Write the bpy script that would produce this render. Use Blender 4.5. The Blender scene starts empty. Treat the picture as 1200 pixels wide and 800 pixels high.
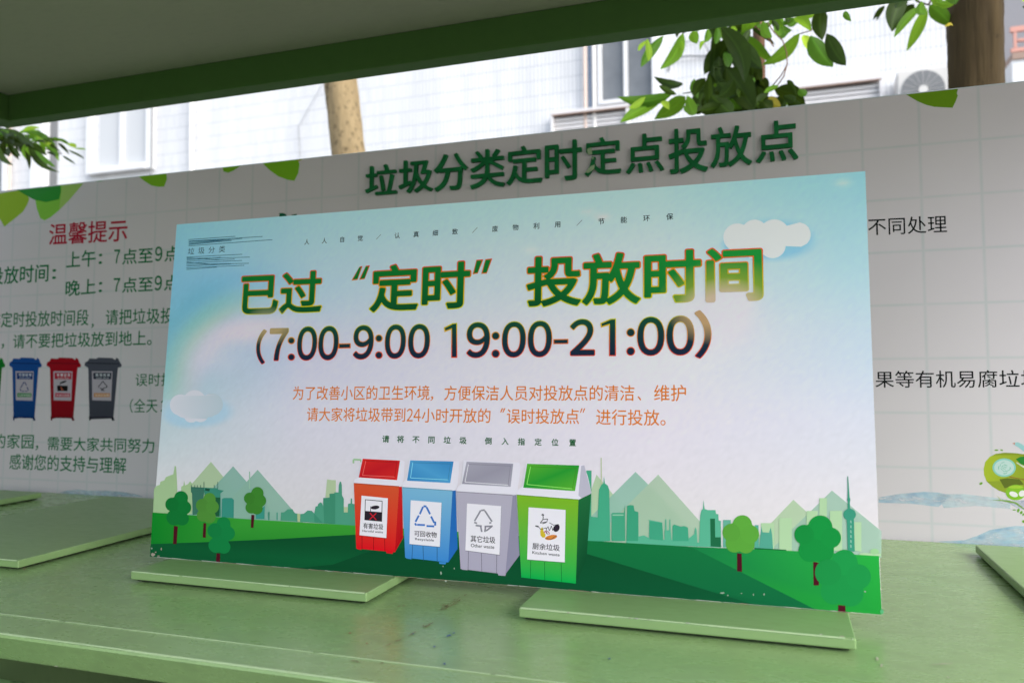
import bpy, bmesh, math, random
import numpy as np
from mathutils import Vector, Matrix
from mathutils.geometry import tessellate_polygon
random.seed(7)
sc = bpy.context.scene
COL = sc.collection
# ------------------------------------------------------------------ camera, sky, sun, exposure
S = 0.11                      # metres per unit of the printed grid on the display panel
H = 1.15                      # height of the counter top
YAW, PITCH, ROLL = -0.324942, 0.035640, -0.007831
FPX = 923.634                 # focal length in pixels of a 1200 wide frame
CP = (18.37603, -16.25406, 3.20837)
def W(x, y, z): return Vector((x * S, y * S, z * S + H))
_f = Vector((math.sin(YAW) * math.cos(PITCH), math.cos(YAW) * math.cos(PITCH), math.sin(PITCH)))
_r = _f.cross(Vector((0, 0, 1))).normalized(); _u = _r.cross(_f)
RT = _r * math.cos(ROLL) + _u * math.sin(ROLL); UP = -_r * math.sin(ROLL) + _u * math.cos(ROLL); FW = _f
CAM = W(*CP)
cd = bpy.data.cameras.new('camera'); cam = bpy.data.objects.new('camera', cd); COL.objects.link(cam)
cd.sensor_width = 36; cd.lens = FPX / 1200 * 36; cd.clip_start = 0.05; cd.clip_end = 500
m = Matrix((RT, UP, -FW)).transposed().to_4x4(); m.translation = CAM; cam.matrix_world = m
cd.dof.use_dof = True; cd.dof.focus_distance = 1.32; cd.dof.aperture_fstop = 4.2
sc.camera = cam
SUN_EL, SUN_AZ = math.radians(40), math.radians(62)      # azimuth: from the camera side, swung to the right
wd = bpy.data.worlds.new('World'); sc.world = wd; wd.use_nodes = True
nt = wd.node_tree; bg = nt.nodes['Background']; sky = nt.nodes.new('ShaderNodeTexSky')
sky.sky_type = 'NISHITA'; sky.sun_disc = False; sky.sun_elevation = SUN_EL
sky.sun_rotation = math.pi - SUN_AZ; sky.dust_density = 1.6; sky.air_density = 1.0; sky.ozone_density = 0.6
hs = nt.nodes.new('ShaderNodeHueSaturation'); hs.inputs['Saturation'].default_value = .62     # thin overcast: the sky is nearly white
nt.links.new(sky.outputs[0], hs.inputs['Color']); nt.links.new(hs.outputs[0], bg.inputs[0]); bg.inputs[1].default_value = 0.15
sd = bpy.data.lights.new('sun', 'SUN'); sd.energy = 1.2; sd.angle = math.radians(45); sd.color = (1, .985, .955)
sun = bpy.data.objects.new('sun', sd); COL.objects.link(sun)
sdir = Vector((math.sin(SUN_AZ) * math.cos(SUN_EL), -math.cos(SUN_AZ) * math.cos(SUN_EL), math.sin(SUN_EL)))
sun.rotation_euler = sdir.to_track_quat('Z', 'Y').to_euler()
sc.view_settings.view_transform = 'Standard'; sc.view_settings.look = 'None'
sc.view_settings.exposure = 1.28; sc.view_settings.gamma = 1.0
sc.cycles.max_bounces = 8

# ------------------------------------------------------------------ helpers
def lin(c): return tuple(((x / 255) / 12.92 if x / 255 <= .04045 else ((x / 255 + .055) / 1.055) ** 2.4) for x in c[:3])
def ray(px, py): return RT * ((px - 600) / FPX) - UP * ((py - 400) / FPX) + FW
class Plane:                              # a flat thing: origin, right, up, normal; hit() reads where on it a point lies
    def __init__(s, o, r, u):
        s.o = o; s.r = r.normalized(); s.u = (u - s.r * u.dot(s.r)).normalized(); s.n = s.r.cross(s.u)
        s.m = Matrix((s.r, s.u, s.n)).transposed().to_4x4(); s.m.translation = o
    def hit(s, px, py):
        d = ray(px, py); t = (s.o - CAM).dot(s.n) / d.dot(s.n); q = CAM + d * t - s.o
        return (q.dot(s.r), q.dot(s.u))
def hity(px, py, y):                      # point of the vertical plane y (in grid units)
    d = ray(px, py); t = (y * S - CAM.y) / d.y; return CAM + d * t
def hitz(px, py, z):
    d = ray(px, py); t = (z * S + H - CAM.z) / d.z; return CAM + d * t

class NM:                                 # small node-material writer
    def __init__(s, name, rough=.5, col=(.5, .5, .5), spec=.5, metal=0):
        s.m = bpy.data.materials.new(name); s.m.use_nodes = True; s.t = s.m.node_tree
        s.b = s.t.nodes['Principled BSDF']; s.out = s.t.nodes['Material Output']
        s.b.inputs['Roughness'].default_value = rough; s.b.inputs['Base Color'].default_value = (*col, 1)
        s.b.inputs['Specular IOR Level'].default_value = spec; s.b.inputs['Metallic'].default_value = metal
    def n(s, typ, ins=None, **kw):
        nd = s.t.nodes.new('ShaderNode' + typ)
        for k, v in kw.items(): setattr(nd, k, v)
        for k, v in (ins or {}).items():
            if isinstance(v, bpy.types.NodeSocket): s.t.links.new(v, nd.inputs[k])
            else: nd.inputs[k].default_value = v
        return nd
    def math(s, op, a, b=0.0, clamp=False):
        return s.n('Math', {0: a, 1: b}, operation=op, use_clamp=clamp).outputs[0]
    def mix(s, f, a, b, mode='MIX'):
        nd = s.n('MixRGB', {0: f}, blend_type=mode)
        for i, v in ((1, a), (2, b)):
            if isinstance(v, bpy.types.NodeSocket): s.t.links.new(v, nd.inputs[i])
            else: nd.inputs[i].default_value = (*v[:3], 1)
        return nd.outputs[0]
    def ramp(s, f, stops):
        nd = s.n('ValToRGB', {0: f}); e = nd.color_ramp.elements
        while len(e) < len(stops): e.new(.5)
        for i, (p, c) in enumerate(stops): e[i].position = p; e[i].color = (*c, 1) if len(c) == 3 else c
        return nd.outputs[0]
    def obj(s): return s.n('TexCoord').outputs['Object']
    def noise(s, scale, detail=3, vec=None, rough=.5, out='Fac'):
        i = {'Scale': scale, 'Detail': detail, 'Roughness': rough}
        i['Vector'] = vec if vec is not None else s.obj()
        return s.n('TexNoise', i).outputs[out]
    def scaled(s, x, y, z, rot=(0, 0, 0)):
        return s.n('Mapping', {'Vector': s.obj(), 'Scale': (x, y, z), 'Rotation': rot}).outputs[0]
    def color(s, c): s.t.links.new(c, s.b.inputs['Base Color'])
    def rough(s, c): s.t.links.new(c, s.b.inputs['Roughness'])
    def bump(s, h, strength=.3, dist=.001):
        nd = s.n('Bump', {'Height': h, 'Strength': strength, 'Distance': dist}); s.t.links.new(nd.outputs[0], s.b.inputs['Normal'])
        return nd

def paint(name, c, rough=.38, wear=.35, seed=0.0, spec=.5):
    q = NM(name, rough, spec=spec)
    a = q.noise(2.2 + seed, 4); b = q.noise(38, 5, q.scaled(1, 2.2, 1)); g = q.noise(420, 2)
    base = q.mix(q.math('MULTIPLY', a, .55), tuple(x * .92 for x in c), tuple(min(1, x * 1.18) for x in c))
    dirt = q.ramp(b, [(.0, (0, 0, 0)), (.52, (0, 0, 0)), (.75, (1, 1, 1))])
    base = q.mix(q.math('MULTIPLY', dirt, wear * .5), base, tuple(x * .55 for x in c))
    sc_ = q.noise(60, 6, q.scaled(1, 7, 1, (0, 0, .6)))
    scr = q.ramp(sc_, [(0, (0, 0, 0)), (.66, (0, 0, 0)), (.72, (1, 1, 1))])
    base = q.mix(q.math('MULTIPLY', scr, wear * .2), base, (c[0] * 1.5, c[1] * 1.35, c[2] * 1.5))
    q.color(base)
    q.rough(q.math('ADD', q.math('MULTIPLY', b, .22), rough - .08))
    q.bump(q.math('ADD', q.math('MULTIPLY', a, 3.0), q.math('MULTIPLY', g, .12)), .35, .0012)
    return q.m
M = {}
M['paint'] = paint('green_paint', (.150, .235, .105))
M['lidpaint'] = paint('lid_paint', (.255, .395, .160), .36, .25, 1.3)
M['beam'] = paint('beam_paint', (.080, .170, .042), .6, .2, .6, .12)
M['soffit'] = paint('soffit_paint', (.44, .44, .335), .7, .2, .4, .15)
M['dark'] = NM('dark_gap', .8, (.012, .014, .010)).m  # near-black; also paints in the shade under covers and inside the counter

def mesh_obj(name, verts, faces, mat=None, parent=None, smooth=False, cols=None):
    me = bpy.data.meshes.new(name); me.from_pydata([tuple(v) for v in verts], [], [tuple(f) for f in faces])
    if mat is not None: me.materials.append(mat)
    if smooth: me.polygons.foreach_set('use_smooth', [True] * len(me.polygons))
    if cols is not None:
        at = me.color_attributes.new('Col', 'FLOAT_COLOR', 'POINT')
        at.data.foreach_set('color', np.asarray(cols, dtype=np.float32).ravel())
    me.update(); o = bpy.data.objects.new(name, me); COL.objects.link(o)
    if parent is not None: o.parent = parent
    return o
def empty(name, label, cat, mw=None, group=None):
    o = bpy.data.objects.new(name, None); COL.objects.link(o); o.empty_display_size = .05
    if mw is not None: o.matrix_world = mw
    o['label'] = label; o['category'] = cat
    if group: o['group'] = group
    return o
def tag(o, label, cat, group=None):
    o['label'] = label; o['category'] = cat
    if group: o['group'] = group
    return o
def bm_obj(name, bm, mat, parent=None, smooth=False):
    me = bpy.data.meshes.new(name); bm.to_mesh(me); bm.free(); me.materials.append(mat)
    if smooth: me.polygons.foreach_set('use_smooth', [True] * len(me.polygons))
    o = bpy.data.objects.new(name, me); COL.objects.link(o)
    if parent is not None: o.parent = parent
    return o
def box(bm, a, b, bev=0.0, seg=2):
    a = Vector(a); b = Vector(b); c = (a + b) / 2; d = b - a
    r = bmesh.ops.create_cube(bm, size=1, matrix=Matrix.Translation(c) @ Matrix.Diagonal((abs(d.x), abs(d.y), abs(d.z), 1)))
    if bev:
        es = list({e for v in r['verts'] for e in v.link_edges})
        bmesh.ops.bevel(bm, geom=es, offset=bev, segments=seg, affect='EDGES', profile=.5)
def wbox(name, a, b, mat, parent=None, bev=0.0, seg=2):   # box in grid units
    bm = bmesh.new(); box(bm, W(*a), W(*b), bev, seg); return bm_obj(name, bm, mat, parent)
def tube(pts, radii, n=8, cap=True):
    V = []; F = []; pts = [Vector(p) for p in pts]
    for i, p in enumerate(pts):
        t = (pts[min(i + 1, len(pts) - 1)] - pts[max(i - 1, 0)]).normalized()
        a = t.cross(Vector((0, 1, .01))); a = a.normalized() if a.length > .05 else t.cross(Vector((1, 0, 0))).normalized()
        b = t.cross(a); r = radii[i] if hasattr(radii, '__len__') else radii
        for k in range(n):
            w = 2 * math.pi * k / n; V.append(p + (a * math.cos(w) + b * math.sin(w)) * r)
    for i in range(len(pts) - 1):
        for k in range(n):
            F.append((i * n + k, i * n + (k + 1) % n, (i + 1) * n + (k + 1) % n, (i + 1) * n + k))
    if cap: F.append(tuple(range(n))[::-1]); F.append(tuple(range((len(pts) - 1) * n, len(pts) * n)))
    return V, F

# ---- text: outlines of the built-in face, flattened to triangles
_tc = {}
def glyphs(s, offset=0.0, space=1.0, extrude=0.0, bevel=0.0, res=7):
    k = (s, offset, space, extrude, bevel, res)
    if k in _tc: return _tc[k]
    c = bpy.data.curves.new('t', 'FONT'); c.body = s; c.resolution_u = res; c.offset = offset; c.space_character = space
    c.extrude = extrude; c.bevel_depth = bevel; c.bevel_resolution = 0
    o = bpy.data.objects.new('t', c); COL.objects.link(o)
    dg = bpy.context.evaluated_depsgraph_get(); e = o.evaluated_get(dg); me = e.to_mesh()
    n = len(me.vertices); v = np.zeros(n * 3, dtype=np.float32); me.vertices.foreach_get('co', v); v = v.reshape(-1, 3).copy()
    f = [tuple(p.vertices) for p in me.polygons]
    e.to_mesh_clear(); bpy.data.objects.remove(o); bpy.data.curves.remove(c)
    _tc[k] = (v, f); return v, f

_bc = {}
def bold_glyphs(t, b, N=64):              # thicken lettering through its distance field, so that crossings stay filled
    k = (t, round(b, 4), N)
    if k in _bc: return _bc[k]
    V, F = glyphs(t); V = V[:, :2].astype(float)
    cnt = {}
    for f in F:
        for i in range(len(f)): e = (f[i], f[(i + 1) % len(f)]); q = (min(e), max(e)); cnt[q] = cnt.get(q, 0) + 1
    E = np.array([e for e, c in cnt.items() if c == 1])
    x0, y0 = V.min(0) - b - .02; x1, y1 = V.max(0) + b + .02
    st = 1.0 / N; nx = int((x1 - x0) / st) + 2; ny = int((y1 - y0) / st) + 2
    X, Y = np.meshgrid(x0 + np.arange(nx) * st, y0 + np.arange(ny) * st); P = np.stack([X.ravel(), Y.ravel()], 1)
    D = np.full(len(P), 9.0); IN = np.zeros(len(P), bool)
    for a, c in E:
        A, B = V[a], V[c]; lo = np.minimum(A, B) - b - .05; hi = np.maximum(A, B) + b + .05
        m_ = (P[:, 0] >= lo[0]) & (P[:, 0] <= hi[0]) & (P[:, 1] >= lo[1]) & (P[:, 1] <= hi[1])
        if not m_.any(): continue
        Q = P[m_] - A; d = B - A; h = np.clip((Q @ d) / (d @ d + 1e-12), 0, 1); r = np.hypot(*(Q - h[:, None] * d).T); D[m_] = np.minimum(D[m_], r)
    for f in F:
        for j in range(1, len(f) - 1):
            A, B, C = V[f[0]], V[f[j]], V[f[j + 1]]; lo = np.minimum(np.minimum(A, B), C); hi = np.maximum(np.maximum(A, B), C)
            m_ = (P[:, 0] >= lo[0]) & (P[:, 0] <= hi[0]) & (P[:, 1] >= lo[1]) & (P[:, 1] <= hi[1])
            if not m_.any(): continue
            Q = P[m_]; cr = lambda U, W_: (W_[0] - U[0]) * (Q[:, 1] - U[1]) - (W_[1] - U[1]) * (Q[:, 0] - U[0])
            s1, s2, s3 = cr(A, B), cr(B, C), cr(C, A); IN[m_] |= ((s1 >= -1e-9) & (s2 >= -1e-9) & (s3 >= -1e-9)) | ((s1 <= 1e-9) & (s2 <= 1e-9) & (s3 <= 1e-9))
    G = (np.where(IN, D, -D) + b).reshape(ny, nx)
    vid = {}; OV = []; OF = []
    def vert(i, j, i2=None, j2=None):
        key = (i, j) if i2 is None else (min((i, j), (i2, j2)), max((i, j), (i2, j2)))
        if key not in vid:
            if i2 is None: q = (x0 + j * st, y0 + i * st)
            else:
                (ia, ja), (ib, jb) = key; ga, gb = G[ia, ja], G[ib, jb]; h = ga / (ga - gb); q = (x0 + (ja + (jb - ja) * h) * st, y0 + (ia + (ib - ia) * h) * st)
            vid[key] = len(OV); OV.append((q[0], q[1], 0))
        return vid[key]
    ins = G > 0; any_ = ins[:-1, :-1] | ins[1:, :-1] | ins[:-1, 1:] | ins[1:, 1:]; all_ = ins[:-1, :-1] & ins[1:, :-1] & ins[:-1, 1:] & ins[1:, 1:]
    for i in range(ny - 1):
        j = 0
        while j < nx - 1:
            if all_[i, j]:
                OF.append((vert(i, j), vert(i, j + 1), vert(i + 1, j + 1), vert(i + 1, j))); j += 1; continue
            if any_[i, j]:
                cs = [(i, j), (i, j + 1), (i + 1, j + 1), (i + 1, j)]; poly = []
                for q in range(4):
                    a, c = cs[q], cs[(q + 1) % 4]
                    if ins[a]: poly.append(vert(*a))
                    if ins[a] != ins[c]: poly.append(vert(*a, *c))
                if len(poly) >= 3: OF.append(tuple(poly))
            j += 1
    r = (np.array(OV, dtype=np.float32), OF); _bc[k] = r; return r

LAY = 0.000016
class Print:                               # ink on a plane: flat coloured shapes and lettering, in the plane's own metres
    def __init__(s, pl, base=0): s.pl = pl; s.V = []; s.F = []; s.C = []; s.base = base
    def _add(s, uv, tris, cols, lay):
        k = len(s.V); w = (s.base + lay) * LAY
        s.V += [(a, b, w) for a, b in uv]; s.F += [tuple(i + k for i in t) for t in tris]; s.C += cols
    def poly(s, pts, col, lay=1, T=None, gain=1.07):
        if T: pts = [T(*p) for p in pts]
        uv = [s.pl.hit(*p) for p in pts]
        tris = tessellate_polygon([[Vector((a, b, 0)) for a, b in uv]])
        tris = [t if ((uv[t[1]][0]-uv[t[0]][0])*(uv[t[2]][1]-uv[t[0]][1]) - (uv[t[1]][1]-uv[t[0]][1])*(uv[t[2]][0]-uv[t[0]][0])) > 0 else t[::-1] for t in tris]
        if callable(col): cs = [col(*p) for p in pts]
        elif isinstance(col[0], (tuple, list)): cs = list(col)
        else: cs = [col] * len(uv)
        s._add(uv, tris, [(*[min(.93, x * gain * g_ * .92) for x, g_ in zip(lin(c), (1.04, .98, 1.03))], (c[3] if len(c) > 3 else 1.0)) for c in cs], lay)
    def line(s, a, b, wd, col, lay=1, T=None):
        if T: a = T(*a); b = T(*b)
        dx, dy = b[0] - a[0], b[1] - a[1]; L = math.hypot(dx, dy) or 1; nx, ny = -dy / L * wd / 2, dx / L * wd / 2
        s.poly([(a[0] + nx, a[1] + ny), (b[0] + nx, b[1] + ny), (b[0] - nx, b[1] - ny), (a[0] - nx, a[1] - ny)], col, lay)
    def path(s, pts, wd, col, lay=1, T=None):
        if T: pts = [T(*p) for p in pts]
        for i in range(len(pts) - 1): s.line(pts[i], pts[i + 1], wd, col, lay + .1 * i)
    def disc(s, cx, cy, rx, ry, col, lay=1, n=20, T=None, rot=0):
        pts = [(cx + rx * math.cos(t) * math.cos(rot) - ry * math.sin(t) * math.sin(rot), cy + rx * math.cos(t) * math.sin(rot) + ry * math.sin(t) * math.cos(rot)) for t in [2 * math.pi * i / n for i in range(n)]]
        s.poly(pts, col, lay, T)
    def blob(s, circles, col, lay=1, T=None, n=72, gain=1.07):          # outline of a union of circles, as printed crowns and clouds have
        cx = sum(c[0] for c in circles) / len(circles); cy = sum(c[1] for c in circles) / len(circles); pts = []
        for i in range(n):
            a = 2 * math.pi * i / n; dx, dy = math.cos(a), math.sin(a); best = 0
            for x, y, r in circles:
                ex, ey = x - cx, y - cy; b = ex * dx + ey * dy; q = b * b - (ex * ex + ey * ey - r * r)
                if q >= 0: best = max(best, b + math.sqrt(q))
            pts.append((cx + dx * best, cy + dy * best))
        s.poly(pts, col, lay, T, gain)
    def text(s, t, box_, col, lay=1, bold=0.0, T=None, fit=None, gain=1.07, res=56):
        (xl, yl), (xr, yr), yt = box_                     # baseline left, baseline right, top at the left end
        pa, pb, pt = (xl, yl), (xr, yr), (xl, yt)
        if T: pa, pb, pt = T(*pa), T(*pb), T(*pt)
        a, b, c = s.pl.hit(*pa), s.pl.hit(*pb), s.pl.hit(*pt)
        v, f = bold_glyphs(t, bold, res) if bold > 0 else glyphs(t)
        r = bold_glyphs(t, fit, res)[0] if fit else v
        x0, x1, y0, y1 = r[:, 0].min(), r[:, 0].max(), r[:, 1].min(), r[:, 1].max()
        ku = (b[0] - a[0]) / (x1 - x0); h = c[1] - a[1]; kv = h / (y1 - y0)
        uv = [(a[0] + (p[0] - x0) * ku, a[1] + (b[1] - a[1]) * (p[0] - x0) / (x1 - x0) + (p[1] - y0) * kv) for p in v]
        s._add(uv, f, [(*[min(.9, x * gain) for x in lin(col)], 1.0)] * len(uv), lay)
    def char(s, t, px, py, hpx, col, lay=1, bold=0.0, wpx=None):   # one character centred on a point
        a = s.pl.hit(px, py); b = s.pl.hit(px, py - hpx); c = s.pl.hit(px + (wpx or hpx), py)
        v, f = bold_glyphs(t, bold, 48) if bold > 0 else glyphs(t); k = (b[1] - a[1]); ku = c[0] - a[0]
        uv = [(a[0] + (p[0] - .5) * ku, a[1] + (p[1] - .36) * k) for p in v]
        s._add(uv, f, [(*[min(.9, x * 1.07) for x in lin(col)], 1.0)] * len(uv), lay)
    def build(s, name, parent, mat, label=None):
        o = mesh_obj(name, s.V, s.F, mat, parent, cols=s.C)
        if label: o['label'] = label
        return o

# ------------------------------------------------------------------ printed materials
def ink_mat(name, rough=.45, alpha=False, grain=.006):
    q = NM(name, rough, spec=.06); at = q.n('Attribute', attribute_name='Col')
    g = q.noise(900, 2); l = q.noise(3.5, 4)
    c = q.mix(q.math('MULTIPLY', g, grain), at.outputs['Color'], (.30, .32, .33))
    q.color(c); q.rough(q.math('ADD', q.math('MULTIPLY', l, .18), rough - .09))
    q.bump(q.math('ADD', q.math('MULTIPLY', l, 4.0), q.math('MULTIPLY', g, .03)), .25, .001)
    if alpha:
        tr = q.n('BsdfTransparent'); mx = q.n('MixShader', {0: at.outputs['Alpha'], 1: tr.outputs[0], 2: q.b.outputs[0]})
        q.t.links.new(mx.outputs[0], q.out.inputs[0])
    return q.m
M['ink'] = ink_mat('printed_ink'); M['ink_clear'] = ink_mat('translucent_ink', alpha=True)
M['ink_panel'] = ink_mat('panel_ink', .5); M['ink_panel_clear'] = ink_mat('panel_wash_ink', .5, True)
def wash_mat():
    q = NM('watercolour_ink', .5, spec=.4); at = q.n('Attribute', attribute_name='Col')
    n1 = q.noise(28, 6, q.scaled(1, 3.2, 1)); a = q.ramp(n1, [(.25, (.2, .2, .2)), (.6, (1, 1, 1))])
    q.color(q.mix(q.noise(60, 3), at.outputs['Color'], (.75, .85, .88)))
    tr = q.n('BsdfTransparent'); f = q.math('MULTIPLY', a, q.math('MULTIPLY', at.outputs['Alpha'], .75))
    mx = q.n('MixShader', {0: f, 1: tr.outputs[0], 2: q.b.outputs[0]}); q.t.links.new(mx.outputs[0], q.out.inputs[0]); return q.m
M['wash'] = wash_mat()

# ------------------------------------------------------------------ ground
gm = NM('pavement_concrete', .85)
gm.color(gm.mix(gm.noise(1.2, 6), (.10, .10, .095), (.16, .155, .145))); gm.bump(gm.noise(60, 5), .4, .004)
o = mesh_obj('ground', [(-150, -150, 0), (150, -150, 0), (150, 150, 0), (-150, 150, 0)], [(0, 1, 2, 3)], gm.m); o['kind'] = 'structure'

# ------------------------------------------------------------------ shelter: canopy, counter
can = empty('canopy', 'green steel canopy with grey-green soffit and long green beam overhead', 'canopy', Matrix.Translation(W(-1.2, -1, -10.45)))
def under(parent, o): 
    o.parent = parent; o.matrix_parent_inverse = parent.matrix_world.inverted(); return o
def cbox(parent, name, a, b, mat, bev=.0, seg=2):
    return under(parent, wbox(name, a, b, mat, None, bev, seg))
bpy.context.view_layer.update()
X0, X1 = -1.35, 30.0; YF = -18.5  # unseen right end and front reach of the roof set to shape the light
cbox(can, 'soffit', (X0, YF + .4, 10.555), (X1, -.55, 10.62), M['soffit'])
cbox(can, 'roof_sheet', (X0 - .3, YF, 10.63), (X1 + .3, -.4, 10.9), M['beam'], .004)
cbox(can, 'rear_beam', (X0 + .6, -1.0, 9.86), (X1, -.52, 10.552), M['beam'], .0025, 3)
cbox(can, 'side_beam', (X0, YF + .5, 9.86), (X0 + .597, -.52, 10.551), M['beam'], .0025, 3)
cbox(can, 'front_beam', (X0 + .6, YF + .5, 9.86), (X1, YF + 1.1, 10.552), M['beam'], .0025, 3)
for x in (-4.1, X1 + .02): cbox(can, 'post', (x, -.98, -10.45), (x + .55, -.45, 10.62), M['beam'], .003)
cbox(can, 'added_shade_panel', (-4.3, -21.4, -10), (-4.2, -1.0, 9.89), M['beam'], .001)  # unseen wall, added to keep light off the left side
for y in (-21.3, -.9): cbox(can, 'added_panel_bracket', (-4.3, y, 9.9), (X0 - .002, y + .3, 10.4), M['beam'], .001)

ctr = empty('counter', 'long green painted steel counter with folded front lip and scuffed top', 'counter', Matrix.Translation(W(15, -4, -10.45)))
bpy.context.view_layer.update()
def counter_top():
    # profile in (y, z) swept along x: flat top, crease, slightly lower border, rounded nose, face leaned inward to turn it darker
    prof = [(-.02, -.0), (-8.33, 0), (-8.36, .010), (-8.40, .004), (-8.86, -.012), (-8.91, -.024), (-8.925, -.05), (-8.64, -.43), (-8.62, -.45), (-8.6, -.45), (-8.6, -.30), (-.02, -.30)]
    V = []; F = []; n = len(prof); xs = [-4.1] + list(range(-3, 26, 2)) + [26.4]
    for x in xs:
        for y, z in prof: V.append(W(x, y, z + .006 * math.sin(x * 1.7 + y) * (1 if -8.3 < y < -.1 else 0)))
    for i in range(len(xs) - 1):
        for k in range(n): F.append((i * n + k, i * n + (k + 1) % n, (i + 1) * n + (k + 1) % n, (i + 1) * n + k))
    F.append(tuple(range(n))[::-1]); F.append(tuple(range((len(xs) - 1) * n, len(xs) * n)))
    bmx = bmesh.new(); vs = [bmx.verts.new(v) for v in V]
    for f in F: bmx.faces.new([vs[i] for i in f])
    bmesh.ops.recalc_face_normals(bmx, faces=bmx.faces)
    return under(ctr, bm_obj('counter_top', bmx, M['counter']))
def counter_mat():
    q = NM('counter_paint', .3, spec=.5); c = (.272, .418, .168)
    a = q.noise(2.0, 4); b = q.noise(30, 5, q.scaled(1, 2.0, 1)); g = q.noise(500, 2)
    base = q.mix(a, tuple(x * .86 for x in c), tuple(x * 1.16 for x in c))
    d = q.ramp(b, [(0, (0, 0, 0)), (.5, (0, 0, 0)), (.8, (1, 1, 1))]); base = q.mix(q.math('MULTIPLY', d, .24), base, (.10, .13, .07))
    # rust scuffs, blue and red paint specks, pale scratches
    r1 = q.noise(16, 6, q.scaled(1.8, .9, 1, (0, 0, .75)), .6); r = q.ramp(r1, [(0, (0, 0, 0)), (.74, (0, 0, 0)), (.76, (1, 1, 1))])
    base = q.mix(q.math('MULTIPLY', r, .55), base, (.20, .13, .035))
    r2 = q.noise(55, 3, q.scaled(1, .5, 1, (0, 0, .4))); r = q.ramp(r2, [(0, (0, 0, 0)), (.80, (0, 0, 0)), (.81, (1, 1, 1))])
    base = q.mix(q.math('MULTIPLY', r, .5), base, (.08, .13, .24))
    r3 = q.noise(26, 7, q.scaled(.25, 3.0, 1, (0, 0, .5)), .7); r = q.ramp(r3, [(0, (0, 0, 0)), (.66, (0, 0, 0)), (.675, (1, 1, 1))])
    base = q.mix(q.math('MULTIPLY', r, .04), base, (.33, .42, .27))
    q.color(base); q.rough(q.math('ADD', q.math('MULTIPLY', b, .16), .20))
    q.bump(q.math('ADD', q.math('MULTIPLY', q.noise(3.0, 2), 6.0), q.math('MULTIPLY', g, .10)), .30, .0012)
    return q.m
M['counter'] = counter_mat()
counter_top()
highlightm = NM('painted_edge_highlight', .35, (.46, .60, .34), spec=.6).m  # pale colour standing in for the highlight along folded edges
def edge_highlight(par, x0, x1, y, z, w_=.016, seed=0, mat=None):  # broken pale strips that paint a highlight along an edge
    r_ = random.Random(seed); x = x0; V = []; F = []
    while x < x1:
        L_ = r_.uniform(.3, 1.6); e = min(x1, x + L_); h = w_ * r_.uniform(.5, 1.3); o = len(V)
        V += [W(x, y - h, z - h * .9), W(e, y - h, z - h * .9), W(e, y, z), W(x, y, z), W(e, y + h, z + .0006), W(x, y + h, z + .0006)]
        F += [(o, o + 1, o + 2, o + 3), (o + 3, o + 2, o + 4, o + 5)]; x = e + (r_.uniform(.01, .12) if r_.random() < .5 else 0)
    return under(par, mesh_obj('edge_highlight', V, F, mat or highlightm))
edge_highlight(ctr, -4, 26.3, -8.362, .0125, .014, 1); edge_highlight(ctr, -4, 26.3, -8.888, -.010, .016, 2)
for x in (-3.9, 1.3, 7.6, 13.9, 20.2, 26.05): cbox(ctr, 'divider', (x, -8.3, -10.44), (x + .3, -.3, -.31), M['paint'], .002)
cbox(ctr, 'shade_back_sheet', (-3.59, -.29, -10.44), (26.0, -.2, -.32), M['dark'])  # near-black colour stands in for the dark inside of the counter
# bare rust scrapes worn through the paint on the counter
rust = NM('bare_rust', .8, (.22, .19, .07)); rust.color(rust.mix(rust.noise(300, 4), (.17, .14, .05), (.26, .24, .11)))
def scrape(px, py, L, wpx, ang, z, name='rust_scrape', mat=None, parent=ctr):
    pts = []; n = 22; rng = random.Random(int(px * 7 + py))
    for i in range(n):
        t = 2 * math.pi * i / n; k = rng.uniform(.55, 1.1); x = L / 2 * math.cos(t) * k; y = wpx / 2 * math.sin(t) * k
        pts.append(hitz(px + x * math.cos(ang) - y * math.sin(ang), py + x * math.sin(ang) + y * math.cos(ang), z))
    return under(parent, mesh_obj(name, pts, [tuple(range(n))], mat or rust.m))
def flecks(cx, cy, L, sp, ang, k, seed):
    r_ = random.Random(seed)
    for i in range(k):
        a_ = r_.gauss(0, .38) * L; b_ = r_.gauss(0, .4) * sp
        scrape(cx + a_ * math.cos(ang) - b_ * math.sin(ang), cy + a_ * math.sin(ang) + b_ * math.cos(ang), r_.uniform(2, 9) * (L / 20) ** .5, r_.uniform(.5, 1.5), ang + r_.uniform(-.08, .08), .012)
flecks(525, 709, 20, 3.4, -.45, 16, 1); flecks(534, 703, 14, 3, -.5, 6, 2); flecks(499, 733, 11, 2.2, -.5, 7, 3); flecks(471, 747, 24, 1.6, -.4, 6, 4); flecks(418, 774.5, 9, 1.4, .1, 4, 5)
for a in ((448, 776, 5, 1.2, 0),): scrape(*a, .012)
blue = NM('blue_paint_speck', .5, (.05, .10, .25)).m; pale = NM('pale_chip', .6, (.50, .48, .36)).m; red = NM('red_paint_speck', .5, (.32, .08, .03)).m
for a in ((526, 744, 8, 2.2, -.4), (532, 741, 4, 1.5, -.3), (509, 757, 4, 2, -.5), (521, 777, 4, 3, 0), (484, 742, 3, 1.6, 0), (714, 771, 4, 2, 0)): scrape(*a, .012, 'paint_speck', blue)
for a in ((1028, 771, 4, 5, 0), (1033, 779, 3, 4, .3), (1105, 777, 26, 1, -.06), (1111, 793, 4, 1, .5), (66, 780, 5, 1.2, .1)): scrape(*a, .012, 'pale_chip', pale)
for a in ((410, 741, 4, 1.6, 0), (430, 753, 3, 1.2, 0)): scrape(*a, .012, 'paint_speck', red)

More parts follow.
